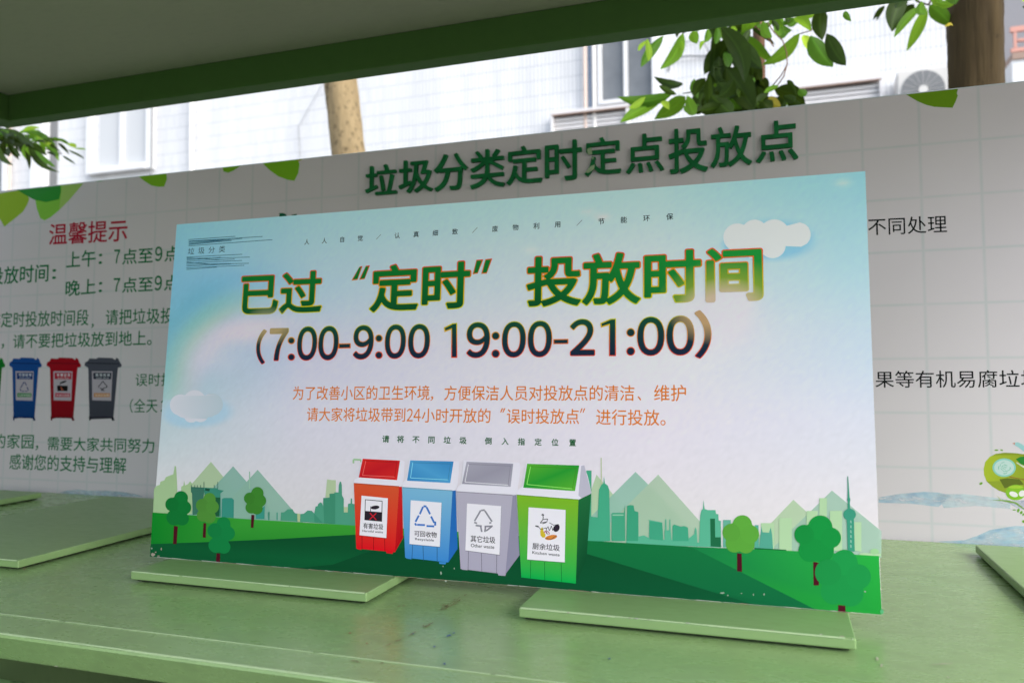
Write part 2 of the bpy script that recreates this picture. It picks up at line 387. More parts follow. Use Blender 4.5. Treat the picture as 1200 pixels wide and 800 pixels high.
# lift-off covers over the bin openings
LIDG = 'flat green covers over the bin openings'
def make_lid(name, x0, x1, label, y0=-6.56, y1=-.92, h=.17):
    t = empty(name, label, 'cover', Matrix.Translation(W((x0 + x1) / 2, (y0 + y1) / 2, .012)), LIDG)
    bpy.context.view_layer.update()
    bm = bmesh.new(); n = 10
    box(bm, W(x0, y0, .042), W(x1, y1, h), .0022, 3)
    under(t, bm_obj('cover_pan', bm, M['lidpaint']))
    edge_highlight(t, x0 + .03, x1 - .03, y0 + .004, h + .0012, .013, int(x0 * 10))
    cbox(t, 'gap_shade_seat', (x0 + .07, y0 + .07, .014), (x1 - .07, y1 - .07, .0415), M['dark'])  # near-black block painted in as the shadow gap under the cover
    return t
make_lid('bin_cover', -2.2, .52, 'green cover partly out of frame at the far left of the counter')
l1 = make_lid('bin_cover', 2.6, 6.60, 'green cover left of the leaning sign, its front right corner fully showing')
l2 = make_lid('bin_cover', 8.905, 12.98, 'green cover under the left half of the leaning blue sign')
l3 = make_lid('bin_cover', 15.17, 19.15, 'green cover under the right half of the leaning blue sign, edge paint chipped')
make_lid('bin_cover', 21.5, 25.5, 'green cover at the far right of the counter by the yellow-green drawing')
# chipped paint along the bright edge of the right cover
for k, (x, w_) in enumerate(((640.5, 3), (666, 4), (714, 4), (738, 3), (746, 5), (760, 3), (806, 6), (905, 4), (962, 5), (987, 8))):
    y = 712 + (x - 607) * (746 - 712) / (1003 - 607) + .2
    scrape(x, y, w_, 1.3, .08, .172, 'paint_chip', pale if k % 2 else NM('bare_primer', .5, (.62, .60, .55)).m, l3)
for a in ((28.5, 666, 3.5, 4, .4),): scrape(*a, .10, 'rust_spot', rust.m, l1)

# ------------------------------------------------------------------ display panel behind
TI = .0297155
PP = Plane(W(0, 0, 0), Vector((1, 0, 0)), Vector((0, math.sin(TI), math.cos(TI))))
pan = empty('display_panel', 'wide pale gridded display panel with raised green headline, upright behind the counter', 'display panel', PP.m)
bpy.context.view_layer.update()
def panel_mat():
    q = NM('gridded_print', .42, spec=.4); ob = q.obj(); xyz = q.n('SeparateXYZ', {0: ob})
    def ln(sock, pitch, off, w):
        f = q.math('FRACT', q.math('ADD', q.math('DIVIDE', q.math('SUBTRACT', sock, off * S), pitch * S), 100.5))
        d = q.math('ABSOLUTE', q.math('SUBTRACT', f, .5)); return q.math('SUBTRACT', 1.0, q.math('DIVIDE', d, w), True)
    a = ln(xyz.outputs[0], 1.0, 0, .042); b = ln(xyz.outputs[1], 1.00982, 7.39785, .038)
    g = q.math('MULTIPLY', q.math('MAXIMUM', a, b), q.math('ADD', q.noise(14, 3), .15))
    c = q.mix(q.noise(6, 4), (.625, .57, .62), (.67, .615, .665))
    c = q.mix(q.math('MULTIPLY', g, .52, True), c, (.36, .475, .48))
    s = q.ramp(q.noise(120, 6, q.scaled(3, .4, 1)), [(0, (0, 0, 0)), (.72, (0, 0, 0)), (.78, (1, 1, 1))]); c = q.mix(q.math('MULTIPLY', s, .12), c, (.2, .2, .18))
    q.color(c); q.bump(q.noise(4, 3), .2, .002); return q.m
M['panelprint'] = panel_mat()
M['edge'] = NM('panel_edge', .5, (.55, .62, .66)).m
ZT = 8.417
bm = bmesh.new(); box(bm, (-4.4 * S, -.3 * S, -.012), (26.5 * S, ZT * S, -.0004), .001, 1); bm_obj('backing_sheet', bm, M['edge'], pan)
mesh_obj('printed_sheet', [(-4.39 * S, -.3 * S, 0), (26.49 * S, -.3 * S, 0), (26.49 * S, (ZT - .01) * S, 0), (-4.39 * S, (ZT - .01) * S, 0)], [(0, 1, 2, 3)], M['panelprint'], pan)
for x in (-4.2, 10, 26.1): 
    bm = bmesh.new(); box(bm, (x * S, -10 * S, -.05), ((x + .35) * S, (ZT - .3) * S, -.0125), .001, 1); bm_obj('support_post', bm, M['beam'], pan)
# raised headline
hl = NM('green_acrylic_letter', .5, spec=.15); hn = hl.noise(25, 5)
hl.color(hl.mix(hl.ramp(hn, [(0, (0, 0, 0)), (.5, (0, 0, 0)), (.75, (1, 1, 1))]), (.004, .125, .035), (.012, .20, .06))); hl.bump(hn, .3, .001)
HEAD = '垃圾分类定时定点投放点'
HB = [(429.5, 466), (468.5, 508), (509.5, 549), (552, 592.5), (594.5, 636), (639.5, 682.5), (686, 728.5), (734, 778.5), (784, 830), (833, 881.5), (886, 935.5)]
HY = [(229, 194), (226.5, 188), (224, 181), (221, 176), (216.5, 172), (212.5, 166), (206, 162), (203, 158), (203.5, 151), (196, 149), (190, 143)]
for ch, (xa, xb), (yb, yt) in zip(HEAD, HB, HY):
    v, f = bold_glyphs(ch, .012, 80); nv = len(v); ec = {}
    for q in f:
        for i in range(len(q)): ec[(q[i], q[(i + 1) % len(q)])] = 1
    v = np.vstack([v + (0, 0, .0165), v - (0, 0, .0145)]); f = list(f) + [(b_, a_, a_ + nv, b_ + nv) for a_, b_ in ec if (b_, a_) not in ec]
    a = PP.hit(xa, yb); b = PP.hit(xb, yb); t = PP.hit((xa + xb) / 2, yt)
    x0, x1, y0, y1 = v[:, 0].min(), v[:, 0].max(), v[:, 1].min(), v[:, 1].max(); k = (b[0] - a[0]) / (x1 - x0)
    vv = [(a[0] + (p[0] - x0) * k, (PP.hit((xa + xb) / 2, yb)[1]) + (p[1] - y0) / (y1 - y0) * (t[1] - a[1] + (a[1] - PP.hit((xa + xb) / 2, yb)[1])), .0042 + p[2] * .28) for p in v]
    mesh_obj('raised_letter', vv, f, hl.m, pan)
# glue residue where the second character for fixed has been peeling
pp = Print(PP, .00905 / LAY)
for pts in ([(689, 176), (694, 174), (695, 182), (690, 183)], [(693, 196), (698, 194), (697, 200), (690, 204), (687, 203)], [(694, 186), (697, 185), (696, 189)]):
    pp.poly(pts, (150, 175, 140), 1)
pp.build('glue_residue', pan, M['ink_panel'])

GR = (10, 105, 62); RD = (165, 22, 50); BK = (22, 24, 26)
def ptext(name, t, bx, col, bold, label=None):
    p = Print(PP, 2); p.text(t, bx, col, 1, bold); return p.build(name, pan, M['ink_panel'], label)
ptext('printed_heading', '温馨提示', ((57, 287.5), (149, 282.5), 262.5), RD, .012, 'crimson heading at the upper left of the panel')
ptext('printed_line', '投放时间', ((-13, 334), (56.5, 330), 313.5), GR, .014)
ptext('printed_colon', '：', ((61, 327), (65.5, 326.8), 315.5), GR, .014)
ptext('printed_line', '上午', ((77.3, 314.5), (112, 312), 295), GR, .012)
ptext('printed_colon', '：', ((115.5, 309.5), (119.5, 309.2), 297.5), GR, .012)
ptext('printed_line', '７', ((133.4, 308.8), (140.5, 308.6), 292.5), GR, .016)
ptext('printed_line', '点至', ((143, 310), (179, 308), 292), GR, .012)
ptext('printed_line', '９', ((181.5, 306.2), (190, 306), 289), GR, .016)
ptext('printed_line', '点', ((192.5, 306.5), (211, 306), 288.5), GR, .012)
ptext('printed_line', '晚上', ((76.5, 347.5), (112, 344.5), 329), GR, .012)
ptext('printed_colon', '：', ((115.5, 342.5), (119.5, 342.2), 330.5), GR, .012)
ptext('printed_line', '７', ((132.8, 341.8), (140.5, 341.5), 326), GR, .016)
ptext('printed_line', '点至', ((143, 343), (179, 341.5), 325.5), GR, .012)
ptext('printed_line', '９', ((181, 340.5), (189.5, 340.2), 323), GR, .016)
ptext('printed_line', '点', ((192, 340.5), (210.5, 339.8), 322.5), GR, .012)
ptext('printed_line', '非定时投放时间段', ((-13, 384), (103.5, 381.2), 366), GR, .008)
ptext('printed_comma', '，', ((107, 384.2), (109.8, 384), 379.3), GR, .01)
ptext('printed_line', '请把垃圾投', ((123.5, 380.7), (203.5, 378.7), 362.7), GR, .008)
ptext('printed_comma', '，', ((1.6, 408.5), (4.6, 408.5), 402.5), GR, .01)
ptext('printed_line', '请不要把垃圾放到地上。', ((15, 408.3), (177.6, 404.6), 391.5), GR, .008)
ptext('printed_line', '误时投', ((158.5, 452.5), (203, 452), 437.5), GR, .004)
ptext('printed_line', '（全天２', ((152, 483.5), (196, 483.5), 467), GR, .004)
ptext('printed_line', '的家园', ((-8, 524.8), (39.2, 525.8), 507.8), GR, .008)
ptext('printed_comma', '，', ((41.5, 527.4), (44.6, 527.4), 521.5), GR, .01)
ptext('printed_line', '需要大家共同努力', ((55.5, 527.2), (180.6, 530.8), 511), GR, .008)
ptext('printed_line', '感谢您的支持与理解', ((10.8, 549.5), (147.6, 555), 531.3), GR, .008)
ptext('printed_line', '不同处理', ((1017.5, 276), (1110, 272.6), 256), BK, .004)
ptext('printed_line', '果等有机易腐垃圾', ((1026, 454.2), (1221, 454), 434.5), BK, .004)

# printed bins on the panel (green one cut by the frame, blue, red, grey)
B0 = lambda x, y: (x / 8, 410 + y / 8)
def panel_bin(x0, w, body, dark, plate, strip, kind, tall=0):
    p = Print(PP, 2); T = lambda x, y: B0(x0 + x * w / 300, y)
    wht = (172, 168, 176)
    p.poly([(30, 150), (270, 150), (232, 640), (40, 635 + tall)], lambda x, y: body if y < 460 else tuple(c * .82 for c in body), 1, T)
    p.poly([(0, 145), (5, 115), (25, 105), (40, 78), (95, 82), (110, 70), (225, 75), (240, 88), (250, 90), (255, 70), (275, 85), (285, 115), (300, 140), (295, 160), (270, 165), (268, 185), (30, 180), (28, 165)], body, 2, T)
    p.poly([(22, 118), (280, 125), (280, 132), (22, 126)], dark, 3, T)
    p.poly([(35, 620), (50, 620), (50, 660), (38, 660)], dark, 3, T); p.poly([(212, 630), (232, 620), (242, 660), (222, 662)], dark, 3, T)
    p.poly([(40, 630), (100, 622), (170, 622), (235, 632), (235, 645), (170, 634), (100, 634), (40, 645)], dark, 3.5, T)
    p.poly([(60, 198), (225, 200), (215, 475), (62, 470)], wht, 4, T)
    p.poly([(70, 212), (218, 212), (214, 275), (72, 272)], plate, 5, T)
    p.poly([(76, 402), (205, 405), (203, 440), (76, 440)], strip, 5, T)
    ink = (30, 35, 45)
    for k in range(4): p.text('有可其厨'[(k + len(kind)) % 4] if 0 else {'blue': '可回收物', 'red': '有害垃圾', 'grey': '其他垃圾', 'green': '厨余垃圾'}[kind][k], ((88 + 31 * k, 247), (112 + 31 * k, 247), 220), (200, 205, 215), 6, .02, T)
    p.text({'blue': 'Recyclable', 'red': 'Harmful Waste', 'grey': 'Other Waste', 'green': 'Food Waste'}[kind], ((95, 268), (195, 268), 256), (190, 195, 205), 6, .01, T)
    if kind == 'blue':
        for a, b in (((137, 300), (105, 355)), ((100, 362), (112, 385)), ((120, 386), (138, 386)), ((148, 386), (165, 386)), ((176, 380), (165, 345)), ((143, 300), (160, 330))): p.line(T(*a), T(*b), 1.1, (35, 60, 110), 6)
    if kind == 'grey':
        p.path([(120, 350), (112, 345), (148, 292), (185, 345), (165, 352)], .9, ink, 6, T); p.path([(128, 352), (142, 382), (144, 358)], .9, ink, 7.5, T); p.path([(160, 382), (152, 380), (152, 358), (168, 352)], .9, ink, 8.5, T)
    if kind == 'red':
        p.poly([(92, 332), (185, 335), (182, 385), (94, 384)], (18, 14, 18), 6, T); p.disc(145, 300, 30, 9, (18, 14, 18), 6.5, 14, T, -.35); p.line(T(120, 300), T(118, 335), .6, (18, 14, 18), 6.6)
        p.line(T(125, 345), T(135, 372), .8, (190, 100, 70), 7); p.line(T(128, 372), T(146, 372), .8, (190, 100, 70), 7.1)
    p.text({'blue': '可回收物桶', 'red': '有害垃圾桶', 'grey': '其他垃圾桶', 'green': '厨余垃圾桶'}[kind], ((84, 434), (196, 434), 412), (205, 205, 205), 6, .0, T)
    return p.build('printed_bin', pan, M['ink_panel'], '%s wheeled bin drawing on the panel' % kind)
panel_bin(85, 308, (20, 72, 140), (12, 40, 90), (20, 48, 110), (40, 125, 60), 'blue')
panel_bin(436, 325, (150, 10, 28), (95, 8, 24), (165, 30, 50), (170, 40, 70), 'red')
panel_bin(792, 350, (72, 76, 88), (40, 42, 50), (48, 52, 66), (185, 130, 70), 'grey', 15)
panel_bin(-250, 300, (10, 115, 35), (6, 80, 25), (10, 90, 35), (40, 125, 60), 'green')

# printed leaves hanging from the panel's top edge
TA = lambda x, y: (x / 2.9625, y / 2.9625)
def panel_top(px):     # top edge of the panel at a column
    return 223.5 - .1061 * px
def leaf_print(pts, col, T, lay=1, al=1.0):
    p = Print(PP, 2); q = [T(*a) for a in pts]; q = [(x, max(y, panel_top(x) + .6)) for x, y in q]
    p.poly(q, (*col, al), lay, gain=1.75); return p.build('printed_leaf', pan, M['ink_panel_clear'])
leaf_print([(-20, 675), (70, 660), (92, 672), (102, 690), (95, 710), (80, 735), (50, 760), (15, 787), (3, 765), (-20, 740)], (118, 150, 40), TA)
leaf_print([(122, 690), (128, 725), (140, 758), (155, 765), (175, 755), (205, 730), (240, 695), (270, 660), (290, 636), (205, 645)], (105, 160, 55), TA, 1)
leaf_print([(205, 730), (240, 695), (270, 660), (290, 636), (215, 644), (210, 690)], (140, 175, 90), TA, 1.6, .8)
leaf_print([(60, 660), (90, 678), (120, 694), (160, 702), (205, 692), (212, 665), (210, 644)], (38, 125, 45), TA, 2, .85)
leaf_print([(482, 612), (500, 628), (525, 644), (550, 649), (570, 648), (580, 622), (578, 602)], (100, 150, 30), TA)
leaf_print([(773, 578), (776, 596), (792, 600), (812, 592), (836, 574)], (95, 145, 30), TA)
leaf_print([(912, 563), (935, 590), (965, 612), (1000, 625), (1022, 628), (1036, 600), (1040, 570), (1034, 550)], (98, 148, 30), TA)
leaf_print([(1030, 552), (1035, 562), (1052, 547)], (130, 140, 20), TA, 2)
leaf_print([(330, 630), (345, 631), (365, 627)], (60, 130, 40), TA, 2)
TB = lambda x, y: (1000 + x / 4, 80 + y / 4)
p7 = Print(PP, 2)
p7.poly([TB(*a) for a in [(247, 124), (300, 155), (340, 172), (380, 182), (465, 186), (478, 160), (490, 130), (485, 118), (491, 97)]], (108, 152, 28), 1)
p7.build('printed_leaf', pan, M['ink_panel_clear'])
TC = lambda x, y: (200 + x / 6.667, 190 + y / 6.667)
leaf_print([(848, 398), (880, 398), (902, 408), (915, 440), (850, 440)], (12, 75, 48), TC)
leaf_print([(925, 440), (945, 412), (985, 404), (990, 440)], (12, 75, 48), TC)

# watercolour washes low on the panel
TD = lambda x, y: (860 + x / 3.333, 500 + y / 3.333)
def wash(pts, col, T, al=.9, lay=1):
    p = Print(PP, 2); p.poly(pts, (*col, al), lay, T); return p.build('printed_wash', pan, M['wash'])
wash([(565, 275), (640, 262), (740, 253), (800, 256), (850, 268), (800, 312), (700, 300), (565, 295)], (90, 165, 205), TD)
wash([(790, 262), (900, 262), (1010, 275), (1080, 285), (1080, 320), (950, 308), (820, 316)], (165, 200, 215), TD)
wash([(790, 447), (900, 442), (950, 425), (1000, 402), (1100, 388), (1230, 380), (1230, 480), (950, 462)], (120, 190, 220), TD)
wash([(950, 432), (1000, 402), (1100, 386), (1140, 388), (1020, 412), (970, 440)], (70, 150, 200), TD, 1, 2)
wash([(1060, 290), (1230, 280), (1230, 345), (1110, 318)], (120, 130, 175), TD)
TE = lambda x, y: (x / 5.715, 560 + y / 5.715)
wash([(400, 95), (450, 82), (520, 75), (600, 85), (700, 82), (820, 92), (900, 105), (960, 123), (700, 122), (405, 100)], (110, 165, 190), TE)
# yellow-green drawing at the right edge
TF = lambda x, y: (1130 + x / 5.714, 500 + y / 5.714)
d = Print(PP, 5)
d.poly([(130, 280), (140, 235), (170, 200), (210, 180), (270, 172), (340, 175), (420, 185), (480, 200), (480, 440), (400, 450), (330, 455), (280, 442), (230, 425), (190, 400), (150, 365), (132, 320)], lambda x, y: (165, 185, 50) if x < 1165 else (130, 150, 45), 1, TF)
d.poly([(150, 365), (250, 360), (330, 340), (420, 345), (420, 440), (330, 455), (280, 442), (190, 400)], lambda x, y: (140, 160, 50), 2, TF)
d.poly([(235, 350), (290, 342), (370, 350), (400, 385), (320, 395), (270, 410)], (95, 110, 40), 3, TF)
d.disc(267, 272, 78, 62, (135, 200, 185), 4, 28, TF); d.disc(267, 272, 66, 51, (185, 212, 205), 5, 28, TF)
rg = random.Random(3)
for k in range(16):
    a = rg.uniform(0, 6.28); r = rg.uniform(.1, .85); x, y = 267 + 60 * r * math.cos(a), 272 + 46 * r * math.sin(a); b = a + 1.2 + rg.uniform(-.4, .4)
    d.path([TF(x - 12 * math.cos(b), y - 9 * math.sin(b)), TF(x, y + 3), TF(x + 12 * math.cos(b + .5), y + 9 * math.sin(b + .5))], .7, (120, 185, 165), 6 + .2 * k)
d.poly([(300, 330), (340, 338), (480, 365), (480, 385), (380, 350), (302, 336)], (140, 85, 50), 10, TF)
d.poly([(345, 215), (375, 200), (480, 190), (480, 260), (420, 255), (380, 250)], (45, 130, 50), 10, TF)
d.poly([(350, 235), (400, 262), (480, 280), (480, 286), (395, 272), (348, 240)], (200, 215, 190), 11, TF)
d.disc(345, 438, 68, 52, (130, 185, 50), 12, 28, TF); d.disc(330, 450, 30, 17, (225, 228, 222), 13, 18, TF, .35); d.disc(388, 445, 24, 20, (225, 228, 222), 13, 18, TF, -.5)
d.disc(345, 402, 50, 10, (160, 200, 60), 13.5, 18, TF)
d.poly([(175, 490), (250, 487), (300, 492), (350, 505), (400, 545), (400, 552), (340, 512), (250, 495)], (120, 160, 75), 12, TF)
d.poly([(215, 455), (250, 490), (246, 494)], (160, 185, 90), 12.5, TF)
for x, y, rx, ry, rt in ((215, 155, 14, 5, 0), (250, 155, 10, 5, .3), (112, 378, 12, 8, -.5), (335, 555, 12, 4, 0), (362, 558, 8, 14, .3), (382, 572, 8, 12, .5), (395, 585, 6, 9, .3), (398, 632, 12, 10, 0)):
    d.disc(x, y, rx, ry, (110, 165, 55), 12, 12, TF, rt)
d.poly([(330, 105), (360, 102), (385, 115), (420, 140), (440, 170), (400, 165), (360, 135), (338, 122)], (150, 200, 200), 12, TF)
d.poly([(322, 110), (340, 104), (338, 118)], (200, 130, 100), 13, TF)
d.build('printed_drawing', pan, M['ink_panel'], 'yellow-green blob drawing with pale swirl')

# ------------------------------------------------------------------ the leaning sign
bx, by, bz, th, bw, bh, roll, byaw = 8.4951, -5.7266, .17, .0999, 11.0359, 5.6375, .0003, .0159
_rr = Vector((math.cos(byaw) * math.cos(roll), math.sin(byaw) * math.cos(roll), math.sin(roll)))
BP = Plane(W(bx, by, bz + .004), _rr, Vector((0, math.sin(th), math.cos(th))))
BW, BH = bw * S, bh * S
sign = empty('sign_board', 'large pale blue sign board leaning on two green covers, showing closed-time notice and four bins', 'sign', BP.m)
bpy.context.view_layer.update()
foam = NM('foam_board_core', .7); foam.color(foam.mix(foam.ramp(foam.noise(90, 5), [(.35, (0, 0, 0)), (.7, (1, 1, 1))]), (.55, .55, .50), (.22, .13, .09)))
bm = bmesh.new(); box(bm, (0, 0, -.0055), (BW, BH, -.0003), .0008, 2); bm_obj('board', bm, foam.m, sign)
# rear stays
for x in (.30, .88):
    v, f = tube([(x * BW, BH * .72, -.012), (x * BW, .004, -.17)], .006, 8); mesh_obj('rear_stay', v, f, M['beam'], sign)
# printed film: vertex colours hold the printed sky artwork plus a light-offset lift
def film():
    nx, ny = 230, 120
    TAB = np.array([[(120, 184, 190), (146, 196, 203), (158, 206, 213), (166, 212, 222), (134, 204, 216)],
                    [(116, 178, 188), (160, 196, 206), (180, 206, 215), (190, 214, 224), (165, 212, 222)],
                    [(120, 178, 182), (190, 196, 210), (203, 208, 220), (212, 216, 226), (186, 212, 220)],
                    [(178, 200, 206), (204, 206, 218), (212, 212, 223), (219, 217, 228), (208, 216, 226)],
                    [(206, 208, 218), (208, 206, 218), (216, 213, 225), (222, 218, 229), (222, 219, 230)],
                    [(208, 207, 218), (208, 206, 218), (216, 213, 225), (222, 218, 229), (224, 220, 231)]], float)
    vs = []; cs = []
    us = np.linspace(0, 1, nx); ts = np.linspace(0, 1, ny)
    o_, r_, u_ = np.array(BP.o), np.array(BP.r), np.array(BP.u); c0 = np.array(CAM); R3 = np.array([RT, UP, FW])
    rng = np.random.RandomState(5)
    for t in ts:                                 # t = 0 at the bottom
        for u in us:
            q = R3 @ (o_ + r_ * u * BW + u_ * t * BH - c0); px, py = 600 + FPX * q[0] / q[2], 400 - FPX * q[1] / q[2]
            y = (1 - t) * 5; x = u * 4; i = min(4, int(y)); j = min(3, int(x)); fy = y - i; fx = x - j
            fy = fy * fy * (3 - 2 * fy) * .5 + fy * .5
            c = (TAB[i, j] * (1 - fx) + TAB[i, j + 1] * fx) * (1 - fy) + (TAB[i + 1, j] * (1 - fx) + TAB[i + 1, j + 1] * fx) * fy
            def bl(col, cx, cy, sx, sy, k, rot=0):
                nonlocal c
                dx, dy = px - cx, py - cy; a = dx * math.cos(rot) + dy * math.sin(rot); b = -dx * math.sin(rot) + dy * math.cos(rot)
                w = k * math.exp(-(a / sx) ** 2 - (b / sy) ** 2); c = c * (1 - w) + np.array(col, float) * w
            bl((98, 168, 182), 235, 345, 45, 26, .4, -.5)           # deeper teal band
            # rainbow arc, centre low right
            rr = math.hypot(px - 315, (py - 470) * .95); ang = math.atan2(470 - py, px - 315)
            env = math.exp(-((ang - 2.35) / .75) ** 2) * (1 if px < 420 else 0)
            for rad, col, wd in ((140, (88, 165, 176), 14), (122, (120, 186, 150), 10), (110, (168, 196, 146), 8), (98, (205, 196, 176), 9), (88, (212, 196, 206), 10)):
                w = .42 * env * math.exp(-((rr - rad) / wd) ** 2); c = c * (1 - w) + np.array(col, float) * w
            bl((216, 204, 212), 296, 388, 46, 16, .75, -.15); bl((206, 205, 216), 250, 420, 40, 24, .55)
            bl((222, 214, 224), 838, 376, 44, 30, .8); bl((228, 216, 224), 862, 350, 22, 16, .6)
            bl((214, 222, 230), 790, 420, 80, 30, .4); bl((150, 206, 212), 990, 262, 40, 60, .45)
            for cx, cy, k in ((706, 254, .35), (690, 248, .2), (622, 293, .22), (988, 214, .35), (480, 232, .16)): bl((226, 236, 240), cx, cy, 9, 4, k * 1.2)
            # blue soft halo printed under the two clouds
            for C_, col in (((904, 281, 48, 22), (118, 190, 218)), ((874, 287, 26, 14), (118, 190, 218)), ((232, 482, 38, 17), (160, 196, 214)), ((218, 487, 25, 13), (160, 196, 214))):
                e = math.hypot((px - C_[0]) / C_[2], (py - C_[1]) / C_[3]); w = .75 * max(0, 1 - max(0, e - .85) / .42) if e < 1.27 else 0
                w = w * w * (3 - 2 * w) if w < 1 else 1; c = c * (1 - w) + np.array(col, float) * w
            c = c * (1 + .006 * rng.randn()); lift = 1.00 + .27 * t
            l = [min(.90, v_ * lift * g_ * (1 + .16 * (1 - u))) for v_, g_ in zip(lin(tuple(np.clip(c, 0, 255))), (1.01 + .25 * t, .975 + .07 * t, .83 + .52 * t))]  # colour raised toward top and left to offset the weaker light there
            vs.append((u * (BW - .0006) + .0003, t * (BH - .0006) + .0003, .0)); cs.append((*l, 1))
    fs = [(j * nx + i, j * nx + i + 1, (j + 1) * nx + i + 1, (j + 1) * nx + i) for j in range(ny - 1) for i in range(nx - 1)]
    return mesh_obj('printed_film', vs, fs, M['film'], sign, cols=cs)
def film_mat():
    q = NM('glossy_print_film', .3, spec=.25); at = q.n('Attribute', attribute_name='Col'); g = q.noise(900, 2)
    c = q.mix(q.math('MULTIPLY', g, .02), at.outputs['Color'], (.3, .32, .33))
    st = q.ramp(q.noise(40, 6, q.scaled(6, .35, 1)), [(0, (0, 0, 0)), (.62, (0, 0, 0)), (.8, (1, 1, 1))]); c = q.mix(q.math('MULTIPLY', st, .04), c, (.42, .46, .46))
    sp = q.ramp(q.noise(210, 4, q.scaled(1, .8, 1)), [(0, (0, 0, 0)), (.76, (0, 0, 0)), (.78, (1, 1, 1))]); c = q.mix(q.math('MULTIPLY', sp, .10), c, (.2, .24, .25))
    q.color(c); q.rough(q.math('ADD', q.math('MULTIPLY', q.noise(5, 2), .14), .25))
    h = q.math('ADD', q.math('MULTIPLY', q.noise(5, 1, q.scaled(1, 1.6, 1)), 3.0), q.math('MULTIPLY', q.noise(60, 2, q.scaled(3, .3, 1)), .25)); q.bump(h, .12, .001); return q.m
M['film'] = film_mat(); film()

def spr(base=0): return Print(BP, base)
# clouds
TG = lambda x, y: (800 + x / 2.9625, 200 + y / 2.9625)
p = spr(1); p.blob([(190, 232, 49), (250, 216, 46), (318, 222, 53), (402, 222, 43), (312, 258, 46), (248, 270, 36), (215, 262, 34)], (238, 240, 244), 1, TG, gain=1.3); p.build('printed_cloud', sign, M['ink'])
TH = lambda x, y: (160 + x / 3.2, 420 + y / 3.2)
p = spr(1); p.blob([(218, 160, 42), (282, 172, 42), (165, 174, 40), (176, 196, 26), (205, 212, 28), (240, 208, 30), (272, 190, 30)], lambda x, y: (230, 233, 240) if x < 243 else (200, 218, 226), 1, TH); p.build('printed_cloud', sign, M['ink'])

# meadow, hills and skyline along the foot of the sign
TCc = lambda x, y: (170 + x / 6.153, 540 + y / 6.153)          # left group
TS = lambda x, y: (300 + x / 8, 540 + y / 8)
TR = lambda x, y: (690 + x / 6.667, 530 + y / 6.667)
TQ = lambda x, y: (830 + x / 4.2095, 540 + y / 4.2095)
def uvclip(px): return px
class Parts:
    def __init__(s_, base, name, mat): s_.a = (base, name, mat)
    def __getattr__(s_, k):
        def go(*x, **y):
            q = spr(s_.a[0]); getattr(q, k)(*x, **y); q.build(s_.a[1], sign, M[s_.a[2]])
        return go
p = Parts(2, 'printed_hill', 'ink_clear')
for apex, w, hh, col, T, lay in (((475, 5), 330, 400, (184, 210, 168, .95), TCc, 1), ((635, 37), 340, 390, (152, 200, 182, .8), TCc, 1.6), ((812, 62), 330, 380, (158, 205, 182, .75), TCc, 2.2)):
    p.poly([apex, (apex[0] + w, apex[1] + hh), (apex[0] - w, apex[1] + hh - 20)], col, lay, T)
for apex, wl, wr, hh, col, T, lay in (((60, 172), 190, 470, 560, (192, 220, 178, .9), TR, 1), ((365, 150), 560, 560, 560, (166, 212, 190, .8), TR, 1.6), ((542, 172), 560, 500, 560, (190, 220, 188, .75), TR, 2.2)):
    p.poly([apex, (apex[0] + wr, apex[1] + hh), (apex[0] - wl, apex[1] + hh)], col, lay, T)
for apex, wl, wr, hl_, hr, col, lay in (((420, 190), 230, 280, 240, 260, (192, 220, 180, .85), 2.8), ((610, 145), 310, 244, 300, 200, (176, 215, 190, .75), 3.4)):
    p.poly([apex, (apex[0] + wr, apex[1] + hr), (apex[0] + wr, 475), (apex[0] - wl, 475), (apex[0] - wl, apex[1] + hl_)], col, lay, TQ)
p = Parts(34, 'printed_building', 'ink')
LG = (172, 205, 152); GA = (88, 165, 135); GB = (70, 150, 120); GC = (60, 115, 90); GD = (45, 135, 115)
# far left pale skyline
p.poly([(60, 372), (66, 200), (85, 178), (108, 170), (112, 148), (140, 138), (152, 115), (185, 102), (205, 95), (215, 35), (225, 38), (233, 180), (236, 380)], LG, 1, TCc)
p.poly([(262, 380), (262, 185), (278, 175), (283, 140), (290, 175), (312, 165), (325, 145), (340, 160), (340, 380)], LG, 1.1, TCc)
p.poly([(332, 185), (425, 190), (430, 215), (405, 380), (345, 388), (340, 230), (332, 222)], (62, 120, 100), 2, TCc)
p.poly([(428, 190), (525, 195), (530, 205), (570, 212), (545, 232), (548, 400), (500, 395), (430, 250)], (60, 145, 120), 2.4, TCc)
p.poly([(435, 195), (470, 200), (465, 218), (435, 212)], (30, 80, 60), 2.6, TCc)
p.poly([(505, 260), (545, 262), (536, 400), (505, 398)], (30, 95, 60), 2.8, TCc)
for x in (335, 360, 378, 402, 426, 500, 526): p.line(TCc(x, 150 if x in (426, 526) else 172), TCc(x, 195), .7, (45, 100, 85), 3)
p.poly([(553, 405), (556, 272), (570, 265), (628, 265), (642, 280), (640, 408)], (58, 150, 130), 3, TCc)
p.poly([(800, 385), (865, 320), (862, 418), (800, 416)], (60, 155, 135), 3, TCc)
for x in (755,): p.line(TCc(x, 75), TCc(x, 200), 1.2, (150, 195, 165), .9)
for x in (895,): p.line(TCc(x, 365), TCc(x, 422), 1.2, GA, 3)
for x in (120, 200): p.line(TS(x, 480), TS(x, 552), 1.4, (75, 160, 135), 3)
p.poly([(232, 555), (236, 480), (265, 478), (300, 450), (345, 450), (360, 485), (390, 492), (390, 565)], (78, 160, 128), 3, TS)
p.poly([(388, 490), (415, 492), (415, 568), (392, 566)], (186, 205, 150), 2.5, TS)
